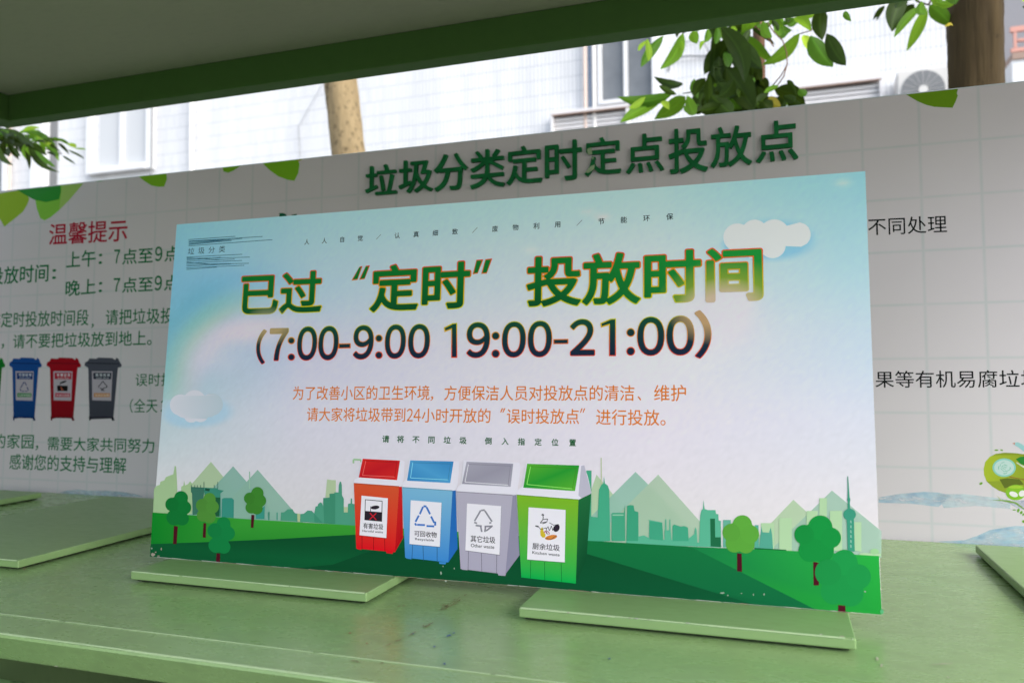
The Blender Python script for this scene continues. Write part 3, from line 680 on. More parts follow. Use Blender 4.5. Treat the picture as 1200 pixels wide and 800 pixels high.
p.poly([(415, 568), (418, 495), (450, 492), (485, 462), (525, 465), (548, 490), (560, 425), (580, 420), (585, 400), (605, 385), (622, 395), (630, 420), (632, 345), (690, 340), (690, 305), (735, 302), (735, 292), (775, 292), (778, 225), (788, 190), (800, 195), (806, 225), (808, 320), (825, 352), (825, 480), (862, 480), (864, 400), (888, 395), (890, 348), (902, 350), (903, 398), (940, 405), (940, 605)], (80, 162, 130), 3, TS)
p.poly([(632, 345), (690, 340), (690, 305), (745, 305), (745, 590), (640, 582)], (66, 148, 115), 3.4, TS)
p.poly([(548, 490), (575, 520), (630, 580), (548, 572)], (66, 150, 118), 3.5, TS)
p.poly([(668, 170), (712, 178), (750, 178), (750, 292), (735, 302), (690, 305), (688, 340), (652, 340)], (186, 208, 165), 2.4, TS)
p.poly([(825, 430), (862, 430), (862, 482), (825, 482)], (190, 205, 160), 2.4, TS)
p.path([TS(895 + 20, 20), TS(895 + 20, -15), TS(985, -12), TS(985, 10)], 2.0, (165, 208, 155), 2.4)
# right of the bins
p.poly([(-20, 700), (-20, 140), (22, 140), (20, 500), (70, 505), (80, 290), (100, 250), (115, 240), (119, 185), (126, 240), (150, 258), (160, 290), (168, 690), (-20, 690)], (72, 175, 135), 3, TR)
p.path([TR(97, 40), TR(99, 245)], 1.2, (196, 210, 165), 2.4)
p.poly([(178, 480), (185, 470), (275, 470), (282, 400), (286, 690), (178, 690)], (70, 170, 130), 3.1, TR)
p.poly([(186, 482), (272, 482), (272, 492), (186, 492)], (150, 205, 170), 3.4, TR)
p.poly([(294, 690), (300, 415), (325, 408), (350, 412), (358, 455), (388, 465), (390, 655), (430, 645), (470, 665), (473, 530), (458, 522), (575, 545), (582, 680), (592, 680), (592, 606), (596, 606), (598, 520), (606, 520), (608, 606), (628, 606), (630, 520), (637, 520), (640, 606), (646, 682), (652, 682), (655, 570), (668, 560), (720, 578), (745, 572), (775, 585), (780, 670), (825, 635), (832, 580), (842, 600), (848, 700), (862, 702), (870, 490), (880, 450), (892, 440), (897, 370), (905, 440), (930, 448), (990, 448), (995, 478), (1012, 480), (1015, 530), (1032, 532), (1035, 740), (294, 712)], (92, 185, 148), 3.2, TR)
p.poly([(294, 690), (300, 415), (325, 408), (350, 412), (358, 455), (388, 465), (386, 690)], (62, 165, 125), 3.6, TR)
p.poly([(473, 535), (575, 547), (582, 685), (476, 675)], (66, 168, 130), 3.6, TR)
p.poly([(655, 570), (668, 560), (720, 578), (745, 572), (775, 585), (780, 690), (655, 690)], (68, 170, 132), 3.6, TR)
p.poly([(948, 515), (986, 515), (988, 660), (1032, 660), (1032, 738), (952, 732)], (30, 110, 70), 4, TR)
p.poly([(1048, 740), (1050, 525), (1110, 525), (1110, 740)], (105, 180, 155), 3.3, TR)
p.poly([(228, 430), (230, 315), (248, 315), (250, 430)], (90, 175, 150), 3.3, TQ)
p.poly([(250, 432), (262, 320), (268, 350), (300, 352), (308, 325), (315, 365), (320, 435)], (85, 170, 145), 3.3, TQ)
for x0, y0, x1 in ((260, 305, 325), (350, 280, 412), (548, 182, 585), (600, 245, 660), (720, 300, 755), (485, 245, 540)): p.poly([(x0, 440), (x0, y0), (x1, y0), (x1, 445)], (180, 216, 168), 2.2 + x0 / 1000, TQ)
# television tower
p.poly([(686, 75), (690, 75), (697, 175), (700, 240), (688, 240)], (60, 155, 125), 4, TQ); p.disc(693, 190, 8, 12, (60, 155, 125), 4.3, 16, TQ)
p.disc(697, 263, 31, 29, (60, 155, 125), 4.4, 24, TQ)
p.poly([(683, 285), (718, 285), (723, 445), (688, 445)], (60, 155, 125), 4.2, TQ)
for k in range(6): p.poly([(701, 292 + k * 24), (705, 292 + k * 24), (706, 306 + k * 24), (702, 306 + k * 24)], (170, 210, 185), 4.6, TQ)
p.disc(820, 445, 22, 14, (160, 210, 150), 4, 16, TQ); p.poly([(742, 466), (750, 452), (850, 455), (853, 468)], (180, 216, 168), 2.6, TQ)
p = spr(40)
eb = lambda px: BP.hit(px, 700)[0]
# meadow: bright band, dark swells
def on_edge(px):   # lower edge of the board at a column
    return 652 + (px - 176) * (720 - 652) / (1034 - 176)
p.poly([(178.9, 600), (300, 608.5), (420, 615.5), (560, 624), (688, 633), (809, 640), (930, 645), (1030, 651), (1033.3, 719.6), (900, 709), (700, 693), (500, 677.4), (300, 661.6), (176.5, 651.6)],
       [(10, 140, 40), (60, 165, 55), (88, 175, 62), (60, 160, 50), (20, 125, 65), (20, 130, 70), (32, 165, 62), (38, 175, 66), (32, 160, 58), (22, 150, 55), (15, 120, 60), (15, 120, 60), (15, 110, 55), (10, 130, 40)], 1)
DG = (8, 88, 48); DG2 = (5, 68, 40); MG = (15, 118, 62)
p.poly([(176.9, 637), (240, 634.8), (319.6, 631.4), (416, 626), (520, 628), (620, 634), (688, 633), (809, 640), (960.6, 716), (700, 693), (500, 677.4), (300, 661.6), (176.0, 651.7)], [(8, 92, 48), (8, 86, 45), (6, 80, 42), (6, 84, 42), MG, MG, MG, MG, (10, 105, 60), (10, 100, 55), DG, DG, DG], 2)
p.poly([(688, 648.5), (883.5, 707.7), (700, 693), (500, 677.4), (345, 665.4), (390, 661), (440, 643), (520, 640)], [(5, 80, 42), (6, 88, 50), (8, 80, 45), (5, 78, 42), (5, 78, 42), (5, 78, 42), (5, 78, 42), (5, 78, 42)], 3)
p.poly([TQ(228, 427), TQ(385, 436), TQ(385, 441), TQ(228, 434)], (18, 105, 55), 2)
p.build('printed_meadow', sign, M['ink'])
# printed trees
def ptree(circ, trunk, col, T):
    q = spr(46); q.poly(trunk, (78, 14, 30), 1, T)
    ys = [c[1] for c in circ]; y0, y1 = min(ys), max(ys)
    base = Vector(col)
    q.blob(circ, lambda x, y: tuple(base), 2, T)
    for k, (x, y, r) in enumerate(circ[:3]):             # lobes, each a shade apart
        f = (1.03, .98, 1.015)[k]; q.disc(x, y, r * .97, r * .97, tuple(min(255, c * f) for c in col), 3 + .5 * k, 28, T)
    q.build('printed_tree', sign, M['ink'])
ptree([(262, 265, 50), (198, 312, 50), (285, 335, 50), (212, 405, 56), (270, 415, 48), (245, 350, 60)], [(210, 465), (239, 470), (230, 597), (203, 595)], (14, 122, 52), TCc)
ptree([(467, 272, 44), (415, 318, 47), (487, 330, 47), (420, 390, 45), (465, 400, 47), (450, 340, 55)], [(423, 445), (443, 447), (440, 552), (417, 550)], (82, 148, 58), TCc)
ptree([(568, 452, 50), (505, 500, 53), (600, 520, 50), (515, 605, 56), (570, 618, 48), (555, 540, 62)], [(518, 662), (544, 665), (542, 736), (512, 732)], (16, 132, 66), TCc)
ptree([(812, 230, 44), (757, 268, 42), (830, 285, 45), (768, 335, 42), (808, 342, 42), (795, 290, 48)], [(768, 385), (790, 387), (784, 481), (764, 479)], (62, 135, 45), TCc)
ptree([(168, 314, 48), (115, 352, 45), (205, 360, 46), (130, 405, 45), (185, 410, 44), (160, 365, 55)], [(142, 453), (165, 455), (167, 545), (142, 542)], (92, 168, 60), TQ)
ptree([(552, 328, 61), (474, 362, 49), (604, 378, 51), (502, 440, 57), (562, 440, 58), (540, 385, 66)], [(517, 495), (545, 500), (546, 612), (519, 612)], (18, 145, 62), TQ)
ptree([(672, 500, 64), (592, 548, 66), (740, 570, 62), (620, 640, 66), (700, 650, 66), (668, 580, 80)], [(640, 708), (676, 712), (678, 757), (640, 754)], (26, 148, 70), TQ)

# printed bins on the sign
QA = lambda x, y: (400 + x / 5.333, 530 + y / 5.333)
QB = lambda x, y: (540 + x / 5, 530 + y / 5)
WH = (240, 238, 246); WS = (196, 194, 208)
def sbin(T, rim, panel, inner, front, side, plate, slots, feet, c_top, c_bot, c_side, c_side2, c_lid, c_lid2, label, L):
    q = spr(56)
    q.poly(rim, lambda x, y: WH, 1, T)
    q.poly(side, [c_side, c_side, c_side2, c_side2][:len(side)], 2, T)
    q.poly(front, [c_top, c_top, c_bot, c_bot], 3, T)
    for pts in feet: q.poly(pts, c_bot, 2.5, T)
    q.poly(panel, [c_lid, c_lid2, c_lid, c_lid2], 4, T)
    a, b, c, d_ = inner; hi = tuple(min(255, x + 70) for x in c_lid); lo = tuple(x * .75 for x in c_lid)
    q.line(T(*a), T(*d_), .7, hi, 5); q.line(T(*d_), T(*c), .7, hi, 5.1); q.line(T(*a), T(*b), .5, lo, 5.2); q.line(T(*b), T(*c), .5, lo, 5.3)
    for s0, s1 in slots: q.line(T(*s0), T(*s1), .55, tuple(x * .55 for x in c_bot), 4)
    # shadow line below the rim and a soft edge of the sticker, as drawn
    q.line(T(*front[0]), T(*front[1]), 1.0, tuple(x * .82 for x in c_top), 4.5)
    g = 3.0; q.poly([(x + g * .4, y + g) for x, y in plate], tuple(x * .6 for x in c_bot), 4, T)
    q.poly(plate, (243, 241, 248), 5.5, T)
    return q
q = sbin(QA, [(130, 36), (378, 46), (397, 56), (392, 160), (384, 192), (378, 213), (80, 191), (83, 168), (110, 154)], [(135, 38), (368, 50), (350, 172), (110, 155)], [(155, 52), (348, 62), (335, 152), (134, 142)],
         [(80, 192), (362, 212), (337, 622), (95, 598)], [(362, 212), (380, 213), (388, 530), (337, 622)], [(128, 268), (293, 285), (283, 533), (115, 515)],
         [((131, 520), (131, 601)), ((203, 528), (203, 609)), ((272, 535), (274, 617))], [[(98, 596), (128, 600), (126, 606), (102, 603)], [(280, 614), (326, 618), (322, 631), (284, 628)]],
         (222, 88, 48), (226, 12, 30), (215, 36, 36), (190, 8, 22), (226, 42, 36), (205, 26, 36), '', None)
ik = (42, 34, 44)
q.poly([(150, 291), (259, 301), (256, 431), (146, 421)], ik, 6, QA); q.poly([(154, 296), (255, 305), (253, 372), (152, 364)], (243, 241, 248), 7, QA)
q.disc(213, 342, 27, 12, ik, 8, 16, QA, -.12); q.line(QA(186, 335), QA(184, 370), .8, ik, 8); q.line(QA(180, 376), QA(220, 420), 1.1, (215, 30, 45), 9); q.line(QA(220, 378), QA(178, 418), 1.1, (215, 30, 45), 9.1)
q.text('有害垃圾', ((138, 473), (263, 482), 437), ik, 8, .012, QA); q.text('Harmful waste', ((134, 494), (262, 503), 480), ik, 8, .01, QA)
q.build('printed_bin', sign, M['ink'], 'red printed bin marked harmful waste')
q = sbin(QA, [(426, 44), (738, 54), (736, 100), (730, 190), (722, 218), (712, 238), (382, 215), (385, 190), (410, 160)], [(432, 48), (703, 55), (682, 190), (412, 175)], [(448, 62), (684, 70), (668, 170), (434, 158)],
         [(382, 217), (696, 238), (670, 685), (400, 655)], [(696, 238), (716, 236), (728, 600), (670, 685)], [(435, 297), (628, 312), (617, 588), (427, 570)],
         [((447, 575), (443, 664)), ((512, 582), (515, 677)), ((600, 588), (600, 682))], [[(402, 652), (440, 660), (438, 666), (408, 660)], [(612, 682), (658, 684), (652, 697), (614, 694)]],
         (128, 190, 220), (60, 140, 210), (40, 110, 180), (36, 110, 190), (80, 165, 215), (55, 140, 200), '', None)
bl_ = (60, 120, 200)
for a, b in (((512, 338), (492, 384)), ((486, 392), (465, 432)), ((462, 440), (470, 455)), ((476, 450), (524, 452)), ((534, 458), (582, 460)), ((588, 455), (588, 430)), ((582, 438), (562, 398)), ((556, 384), (534, 340)), ((534, 336), (515, 334))): q.line(QA(*a), QA(*b), 2.2, bl_, 6 + a[0] / 2000)
q.text('可回收物', ((457, 522), (597, 532), 486), ik, 8, .012, QA); q.text('Recyclable', ((462, 550), (580, 559), 531), ik, 8, .01, QA)
q.build('printed_bin', sign, M['ink'], 'blue printed bin marked recyclable')
q = sbin(QB, [(18, 45), (345, 60), (350, 100), (338, 190), (333, 222), (326, 247), (-26, 227), (-22, 205), (5, 182)], [(35, 53), (308, 65), (293, 200), (8, 183)], [(46, 68), (292, 78), (278, 190), (26, 172)],
         [(-26, 228), (305, 250), (262, 712), (0, 680)], [(305, 250), (326, 248), (345, 600), (262, 712)], [(38, 297), (238, 313), (228, 598), (28, 572)],
         [((46, 576), (44, 685)), ((122, 585), (124, 695)), ((212, 598), (210, 708))], [[(2, 676), (42, 682), (40, 688), (8, 684)], [(218, 706), (266, 708), (262, 721), (222, 718)]],
         (186, 182, 196), (176, 172, 190), (150, 148, 168), (148, 146, 168), (176, 174, 186), (160, 158, 172), '', None)
gy = (140, 138, 148)
for a, b in (((118, 338), (82, 400)), ((80, 408), (96, 414)), ((120, 338), (142, 336)), ((142, 340), (184, 404)), ((180, 410), (168, 412)), ((88, 426), (124, 430)), ((118, 432), (124, 464)), ((140, 432), (188, 430)), ((146, 434), (142, 464)), ((182, 432), (150, 458))): q.line(QB(*a), QB(*b), 1.9, gy, 6 + a[0] / 2000 + a[1] / 5000)
q.text('其它垃圾', ((58, 522), (203, 532), 483), ik, 8, .012, QB); q.text('Other waste', ((60, 552), (197, 563), 532), ik, 8, .01, QB)
q.build('printed_bin', sign, M['ink'], 'grey printed bin marked other waste')
q = sbin(QB, [(384, 62), (722, 73), (745, 140), (767, 236), (710, 276), (328, 247), (331, 220), (362, 198)], [(390, 65), (695, 75), (670, 225), (367, 205)], [(410, 82), (676, 92), (655, 212), (388, 186)],
         [(329, 248), (690, 276), (675, 766), (355, 730)], [(690, 276), (764, 240), (738, 620), (675, 766)], [(398, 320), (615, 335), (610, 642), (390, 625)],
         [((411, 628), (409, 740)), ((492, 637), (493, 748)), ((589, 645), (592, 758))], [],
         (130, 190, 40), (0, 178, 76), (30, 110, 60), (5, 78, 42), (92, 185, 50), (40, 160, 50), '', None)
q.poly([(706, 78), (724, 74), (767, 236), (712, 270), (690, 250)], WS, 1.6, QB)
# kitchen waste drawing: fish bone, apple, pear, banana, orange slice
q.path([(480, 358), (484, 378), (482, 392), (466, 412), (500, 406)], .9, ik, 6, QB); q.path([(474, 366), (482, 360), (487, 368)], 1.1, ik, 7, QB); q.path([(482, 392), (510, 388), (504, 408), (480, 416)], .8, ik, 7.5, QB)
q.path([(438, 428), (455, 434), (450, 428)], 1.4, ik, 8, QB); q.path([(455, 432), (470, 450), (500, 440), (508, 480)], .7, ik, 8.5, QB)
q.poly([(472, 440), (480, 436), (486, 460), (498, 480), (494, 496), (480, 498), (468, 484), (466, 460)], (215, 190, 50), 6, QB)
q.disc(530, 496, 36, 14, (225, 140, 60), 6, 18, QB, -.2); q.path([(496, 500), (530, 508), (562, 484)], .6, ik, 7, QB)
q.disc(562, 442, 17, 23, (48, 38, 52), 6, 18, QB, .5); q.path([(500, 450), (512, 432), (520, 458), (532, 428), (540, 456), (548, 430), (552, 458)], .7, ik, 9, QB); q.path([(520, 410), (545, 424), (575, 420)], .7, ik, 9.8, QB)
q.path([(508, 458), (520, 470), (516, 480)], .9, (170, 40, 90), 9, QB); q.path([(490, 470), (496, 456), (504, 474)], .8, (170, 40, 90), 9.5, QB)
q.text('厨余垃圾', ((420, 565), (580, 577), 527), ik, 8, .012, QB); q.text('Kitchen waste', ((420, 592), (580, 607), 575), ik, 8, .01, QB)
q.build('printed_bin', sign, M['ink'], 'green printed bin marked kitchen waste')

# lettering of the sign ------------------------------------------------
def title_mat(name, row, outline):
    q = NM(name, .42, spec=.06); xyz = q.n('SeparateXYZ', {0: q.obj()}); u, v = xyz.outputs[0], xyz.outputs[1]
    v0 = BP.hit(600, 362)[1]; v1 = BP.hit(600, 303)[1]
    if row == 2: v0 = BP.hit(560, 420)[1]; v1 = BP.hit(560, 376)[1]
    t = q.math('DIVIDE', q.math('SUBTRACT', v, v0), v1 - v0, True)
    if outline and row == 1: st = [(0, lin((215, 225, 15))), (.35, lin((240, 200, 25))), (.75, lin((245, 120, 40))), (1, lin((240, 80, 40)))]
    elif outline: st = [(0, lin((245, 75, 40))), (.3, lin((245, 105, 40))), (.65, lin((245, 165, 30))), (1, lin((215, 225, 20)))]
    elif row == 1: st = [(0, lin((8, 82, 44))), (.5, lin((10, 112, 45))), (1, lin((14, 130, 48)))]
    else: st = [(0, lin((24, 38, 66))), (.6, lin((20, 60, 62))), (1, lin((20, 84, 56)))]
    c = q.ramp(t, st)
    if row == 1 and not outline:
        ua = BP.hit(640, 330)[0]; ub = BP.hit(880, 330)[0]
        c = q.mix(q.math('MULTIPLY', q.math('DIVIDE', q.math('SUBTRACT', u, ua), ub - ua, True), .6), c, lin((40, 175, 70)))
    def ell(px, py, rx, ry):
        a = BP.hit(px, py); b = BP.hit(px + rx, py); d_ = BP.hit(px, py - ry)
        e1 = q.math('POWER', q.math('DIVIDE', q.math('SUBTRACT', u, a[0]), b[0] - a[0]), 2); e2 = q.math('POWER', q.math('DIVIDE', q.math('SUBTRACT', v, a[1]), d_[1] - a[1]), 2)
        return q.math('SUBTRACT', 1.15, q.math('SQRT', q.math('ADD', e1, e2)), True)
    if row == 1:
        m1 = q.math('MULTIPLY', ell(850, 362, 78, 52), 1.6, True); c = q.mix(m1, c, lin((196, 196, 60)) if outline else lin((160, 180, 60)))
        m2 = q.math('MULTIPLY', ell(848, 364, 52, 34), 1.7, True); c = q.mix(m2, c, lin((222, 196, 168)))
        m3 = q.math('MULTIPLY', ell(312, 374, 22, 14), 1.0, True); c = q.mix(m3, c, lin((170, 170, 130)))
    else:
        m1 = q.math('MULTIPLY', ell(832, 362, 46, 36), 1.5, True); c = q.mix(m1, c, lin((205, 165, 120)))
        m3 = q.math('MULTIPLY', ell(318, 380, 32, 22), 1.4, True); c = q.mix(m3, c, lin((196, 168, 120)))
    q.color(q.mix(.0, c, c)); g = q.noise(3.5, 4); q.bump(g, .25, .004)
    return q.m
for r in (1, 2):
    for o_ in (0, 1): M['t%d%d' % (r, o_)] = title_mat('title_ink_row%d%s' % (r, '_edge' if o_ else ''), r, o_)
M['fade'] = NM('print_soft_shade', .4, (.5, .5, .5)).m
def big(t, bx_, row, bold, edge, name='printed_title'):
    a = spr(36); a.text(t, bx_, (0, 0, 0), 0, bold + edge, fit=bold + edge, res=90)
    o = a.build(name + '_edge', None, M['t%d1' % row]); o.parent = sign
    b = spr(38); b.text(t, bx_, (0, 0, 0), 0, bold, fit=bold + edge, res=90); p_ = b.build(name, sign, M['t%d0' % row]); 
    o.parent = p_
    return p_
big('已过', ((280, 369.5), (377.3, 367.0), 320.5), 1, .022, .020)
big('定时', ((432, 367), (551.3, 362.5), 311), 1, .022, .020)
big('投放时间', ((615.5, 361), (895.3, 352.8), 300.5), 1, .022, .020)
def quotes(quads):
    for pts in quads:
        cx = sum(x for x, y in pts) / 4; cy = sum(y for x, y in pts) / 4
        a = spr(36); a.poly(pts, (0, 0, 0), 0); o = a.build('printed_quote_edge', None, M['t11'])
        b = spr(38); 
        ins = []
        for i in range(4):
            x, y = pts[i]; ins.append((cx + (x - cx) * (1 - 2.2 / 9), cy + (y - cy) * (1 - 1.6 / 12)))
        b.poly(ins, (0, 0, 0), 0); p_ = b.build('printed_quote', sign, M['t10']); o.parent = p_
quotes([[(421.5, 312.5), (425, 311.8), (419, 328), (412, 328.7)], [(429, 311.5), (433.7, 311), (427.5, 327), (420.8, 328)], [(558.5, 304.5), (566.5, 304), (560, 320.5), (554, 321.5)], [(569, 303.8), (577, 303), (570.5, 320.5), (564, 321)]])
DIG = [('（', 299, 310.5, 427, 386), ('７', 314.2, 336.6, 423, 384.6), ('０', 347, 371, 422.8, 382.3), ('０', 371.8, 396.3, 422.4, 381.7), ('９', 412.8, 437.5, 421.5, 380.8), ('０', 450, 475.3, 420.7, 379.9), ('０', 477.3, 503.6, 420.3, 379.4),
       ('９', 545.8, 574.2, 419.7, 377.3), ('０', 587.5, 616.3, 419.2, 376.6), ('０', 617.8, 647, 418.8, 375.7), ('２', 667.3, 697.5, 417.2, 373.6), ('０', 746.3, 779.2, 417.2, 371), ('０', 780.6, 814.3, 416.8, 369.8), ('）', 814.4, 834.3, 420.3, 363.6)]
for ch, xa, xb, yb, yt in DIG: big(ch, ((xa, yb), (xb, yb - (xb - xa) * .006), yt), 2, .018, .016, 'printed_digit')
def one(xl, xr, yb, yt):                  # a plain upright figure one with a slanted flag
    w_ = (xr - xl); sw = w_ * .45
    o_ = [(xr, yb), (xr, yt), (xr - sw * .8, yt + .4), (xl, yt + 5.5), (xl + .8, yt + 11), (xr - sw, yt + 8), (xr - sw, yb)]
    i_ = [(xr - 1, yb - 1.1), (xr - 1, yt + 1.1), (xr - sw * .72, yt + 1.5), (xl + 1.4, yt + 6.2), (xl + 1.8, yt + 9.2), (xr - sw + 1, yt + 6.2), (xr - sw + 1, yb - 1.1)]
    a = spr(36); a.poly(o_, (0, 0, 0), 0); o = a.build('printed_digit_edge', None, M['t21']); b = spr(38); b.poly(i_, (0, 0, 0), 0); p_ = b.build('printed_digit', sign, M['t20']); o.parent = p_
one(520.2, 536.0, 419.2, 378.2); one(703.6, 722, 417.2, 373)
def dots(cx, y1, y2, r):
    for y in (y1, y2):
        a = spr(36); a.disc(cx, y, r, r, (0, 0, 0), 0, 24); o = a.build('printed_dot_edge', None, M['t21']); b = spr(38); b.disc(cx, y, r - 1.0, r - 1.0, (0, 0, 0), 0, 24); p_ = b.build('printed_dot', sign, M['t20']); o.parent = p_
dots(341.6, 399, 418.3, 4.3); dots(444.2, 396.3, 416, 4.5); dots(581, 393.5, 414.3, 5); dots(739.2, 389.5, 411.5, 5.2)
def bar(xa, xb, ya, yb, s_):
    a = spr(36); a.poly([(xa, ya), (xb, ya - s_), (xb, yb - s_), (xa, yb)], (0, 0, 0), 0); o = a.build('printed_dash_edge', None, M['t21'])
    b = spr(38); b.poly([(xa + 1, ya + 1), (xb - 1, ya - s_ + 1), (xb - 1, yb - s_ - 1), (xa + 1, yb - 1)], (0, 0, 0), 0); p_ = b.build('printed_dash', sign, M['t20']); o.parent = p_
bar(396.8, 411.2, 402.4, 408.3, .3); bar(648.6, 666.2, 397.3, 403.2, .3)

OR = (226, 124, 34)
def stext(t, bx_, col, bold, name='printed_line', **k):
    a = spr(4); a.text(t, bx_, col, 1, bold, **k); return a.build(name, sign, M['ink'])
# first paragraph line, second paragraph line
stext('为了改善小区的卫生环境', ((343, 468.5), (503.3, 468.6), 452.2), OR, .006)
stext('，', ((504.3, 469.3), (507.6, 469.3), 464.2), OR, .006)
stext('方便保洁人员对投放点的清洁', ((520.3, 469), (743.5, 469.6), 451.8), OR, .006)
stext('、', ((747, 469.2), (751.5, 469.2), 463.8), OR, .006)
stext('维护', ((766.5, 470), (804, 470), 450.8), OR, .006)
stext('请大家将垃圾带到', ((359.3, 493.2), (474.6, 494.4), 477), OR, .006)
stext('２', ((476.4, 493.4), (483.6, 493.5), 478.6), OR, .004); stext('４', ((484.4, 493.4), (492.8, 493.6), 478.6), OR, .004)
stext('小时开放的', ((494, 494.8), (574.6, 495.6), 478), OR, .006)
a = spr(4)
for q_ in ([(588, 478.2), (589.8, 478), (587.4, 483), (586, 483.2)], [(590.6, 478.2), (592.4, 478), (590, 483), (588.6, 483.2)], [(681.2, 478.4), (683, 478.2), (680.8, 483.4), (679.6, 483.5)], [(684.2, 478.4), (686, 478.2), (683.8, 483.4), (682.6, 483.5)]): a.poly(q_, OR, 1)
a.build('printed_quote', sign, M['ink'])
stext('误时投放点', ((593.6, 496), (678.7, 496.8), 478.6), OR, .006)
stext('进行投放。', ((698.5, 497.6), (780, 498.8), 479.2), OR, .006)
# spaced rows
s0, s1 = (359.6, 283.6), (784.8, 254)
u0, u1 = BP.hit(*s0), BP.hit(*s1)
ROW = '人人自觉/认真细致/废物利用/节能环保'
for k, ch in enumerate(ROW):
    fx = k / (len(ROW) - 1); uu = u0[0] + (u1[0] - u0[0]) * fx; vv = u0[1] + (u1[1] - u0[1]) * fx
    v, f = bold_glyphs('／' if ch == '/' else ch, .014, 56); kk = .0108 if ch != '/' else .0095
    a = spr(4); a._add([(uu + (p[0] - .5) * kk, vv + (p[1] - .36) * kk) for p in v], f, [(*lin((28, 48, 56)), 1)] * len(v), 1); a.build('printed_character', sign, M['ink'])
for ch, x, y in zip('请将不同垃圾倒入指定位置', (452, 469.4, 487.4, 505.6, 524, 542.6, 572.4, 591.9, 611, 630.6, 650.4, 671), (514.2, 514.5, 514.8, 515.2, 515.6, 516, 516.6, 517, 517.4, 517.8, 518.2, 518.6)):
    a = spr(4); a.char(ch, x, y, 8.8, (30, 92, 52), 1, .022, 8.6); a.build('printed_character', sign, M['ink'])
a = spr(4); tl = (34, 100, 124)
for ch, x, y in zip('垃圾分类', (224, 236, 248, 260.2), (294.6, 293.8, 292.8, 292)): a.char(ch, x, y, 8.4, (36, 66, 84), 1, -.006, 7.8)
rg = random.Random(11)
T6 = lambda x, y: (200 + x / 6.667, 190 + y / 6.667)
UPL = [((140, 606), (505, 580)), ((140, 618), (718, 581)), ((142, 622), (420, 606)), ((140, 632), (470, 603)), ((140, 645), (475, 613)), ((140, 655), (795, 606)), ((142, 640), (560, 596))]
DNL = [((125, 742), (560, 720)), ((125, 754), (618, 742)), ((125, 765), (390, 744)), ((124, 776), (500, 757)), ((124, 790), (558, 768)), ((124, 800), (612, 790)), ((124, 812), (470, 795)), ((123, 826), (575, 806)), ((123, 838), (360, 820)), ((125, 748), (390, 762)), ((124, 782), (360, 800))]
for i, (x, y) in enumerate(UPL + DNL): a.line(T6(*x), T6(*y), .62, tl, 1 + .05 * i)
a.build('printed_emblem', sign, M['ink'], 'small hatched emblem in the top left corner of the sign')

# wear: bare chips at the foot of the sign, pale scrapes
ch = NM('bare_film_backing', .6, (.42, .33, .28)).m; cw = NM('pale_film_scratch', .5, (.34, .42, .34)).m
def chip(pts, mat, lay=70, name='worn_chip'):
    uv = [BP.hit(*p_) for p_ in pts]; mesh_obj(name, [(x, y, lay * LAY) for x, y in uv], [tuple(range(len(uv)))[::-1]], mat, sign)
def jag(cx, cy, rx, ry, n=11, seed=0):
    r_ = random.Random(seed + int(cx)); return [(cx + rx * math.cos(6.283 * i / n) * r_.uniform(.45, 1.15), cy + ry * math.sin(6.283 * i / n) * r_.uniform(.45, 1.15)) for i in range(n)]
for cx, cy, rx, ry, mt in ((179.8, 649.2, 2.6, 2.4, ch), (183, 646.5, 1.2, 1.1, ch), (189.5, 642.8, 1.0, 1.8, ch), (178.3, 642, .8, 1.4, cw), (186, 651, 2.2, .7, ch), (517, 671.2, 1.1, 2.1, cw), (522.8, 680, 1.8, 1.4, cw), (519.5, 663, .7, 1.2, cw), (532.7, 665.5, .9, 1.2, cw),
                           (847, 694, 3.2, 1.2, cw), (853, 697, .8, 1.2, cw), (869, 694.6, 1, .8, cw), (883, 696, .6, 1.6, cw), (895.5, 695.5, .7, 1.8, cw), (1013.5, 692.5, 1.0, 1.6, cw), (1033.3, 716, 2.2, 4.6, NM('green_peeled_film', .4, (.08, .42, .17)).m)):
    chip(jag(cx, cy, rx, ry), mt)
rg = random.Random(4)
edge_p = spr(70)
x = 176.3
while x < 1034:                        # frayed white edge of the film along the foot
    w_ = rg.uniform(6, 26); y0 = on_edge(x); y1 = on_edge(min(1033.6, x + w_)); hgt = rg.uniform(.3, .8)
    c_ = rg.choice(((188, 196, 180), (165, 150, 130), (200, 205, 195), (150, 170, 145)))
    edge_p.poly([(x, y0 - hgt), (min(1033.6, x + w_), y1 - hgt * rg.uniform(.4, 1)), (min(1033.6, x + w_), y1 - .05), (x, y0 - .05)], c_, 1); x += w_ * rg.uniform(.75, 1.1)
edge_p.build('frayed_edge', sign, M['ink'])

# ------------------------------------------------------------------ what stands behind: building, trees
YB = 80.0
bld = empty('tiled_building', 'white tiled apartment block seen in the gap between beam and panel', 'building', Matrix.Translation(W(10, YB, -10.45)))
bpy.context.view_layer.update()
def tile_mat():
    q = NM('white_wall_tile', .35, spec=.4); xyz = q.n('SeparateXYZ', {0: q.obj()})
    cx = q.n('CombineXYZ', {0: q.math('ADD', xyz.outputs[0], xyz.outputs[1]), 1: xyz.outputs[2], 2: 0.0}).outputs[0]
    b = q.n('TexBrick', {'Vector': cx, 'Color1': (.80, .80, .81, 1), 'Color2': (.74, .745, .76, 1), 'Mortar': (.42, .435, .46, 1), 'Scale': 1.0, 'Mortar Size': .0045, 'Mortar Smooth': .3, 'Brick Width': .056, 'Row Height': .215}, offset=0.0)
    st = q.ramp(q.noise(.9, 6, q.scaled(3, 3, .25)), [(.35, (1, 1, 1)), (.75, (.86, .86, .86))]); q.color(q.mix(1.0, b.outputs['Color'], st, 'MULTIPLY')); q.bump(b.outputs['Fac'], -.3, .003); return q.m
M['tile'] = tile_mat()
M['upvc'] = NM('white_window_frame', .4, (.74, .74, .75)).m
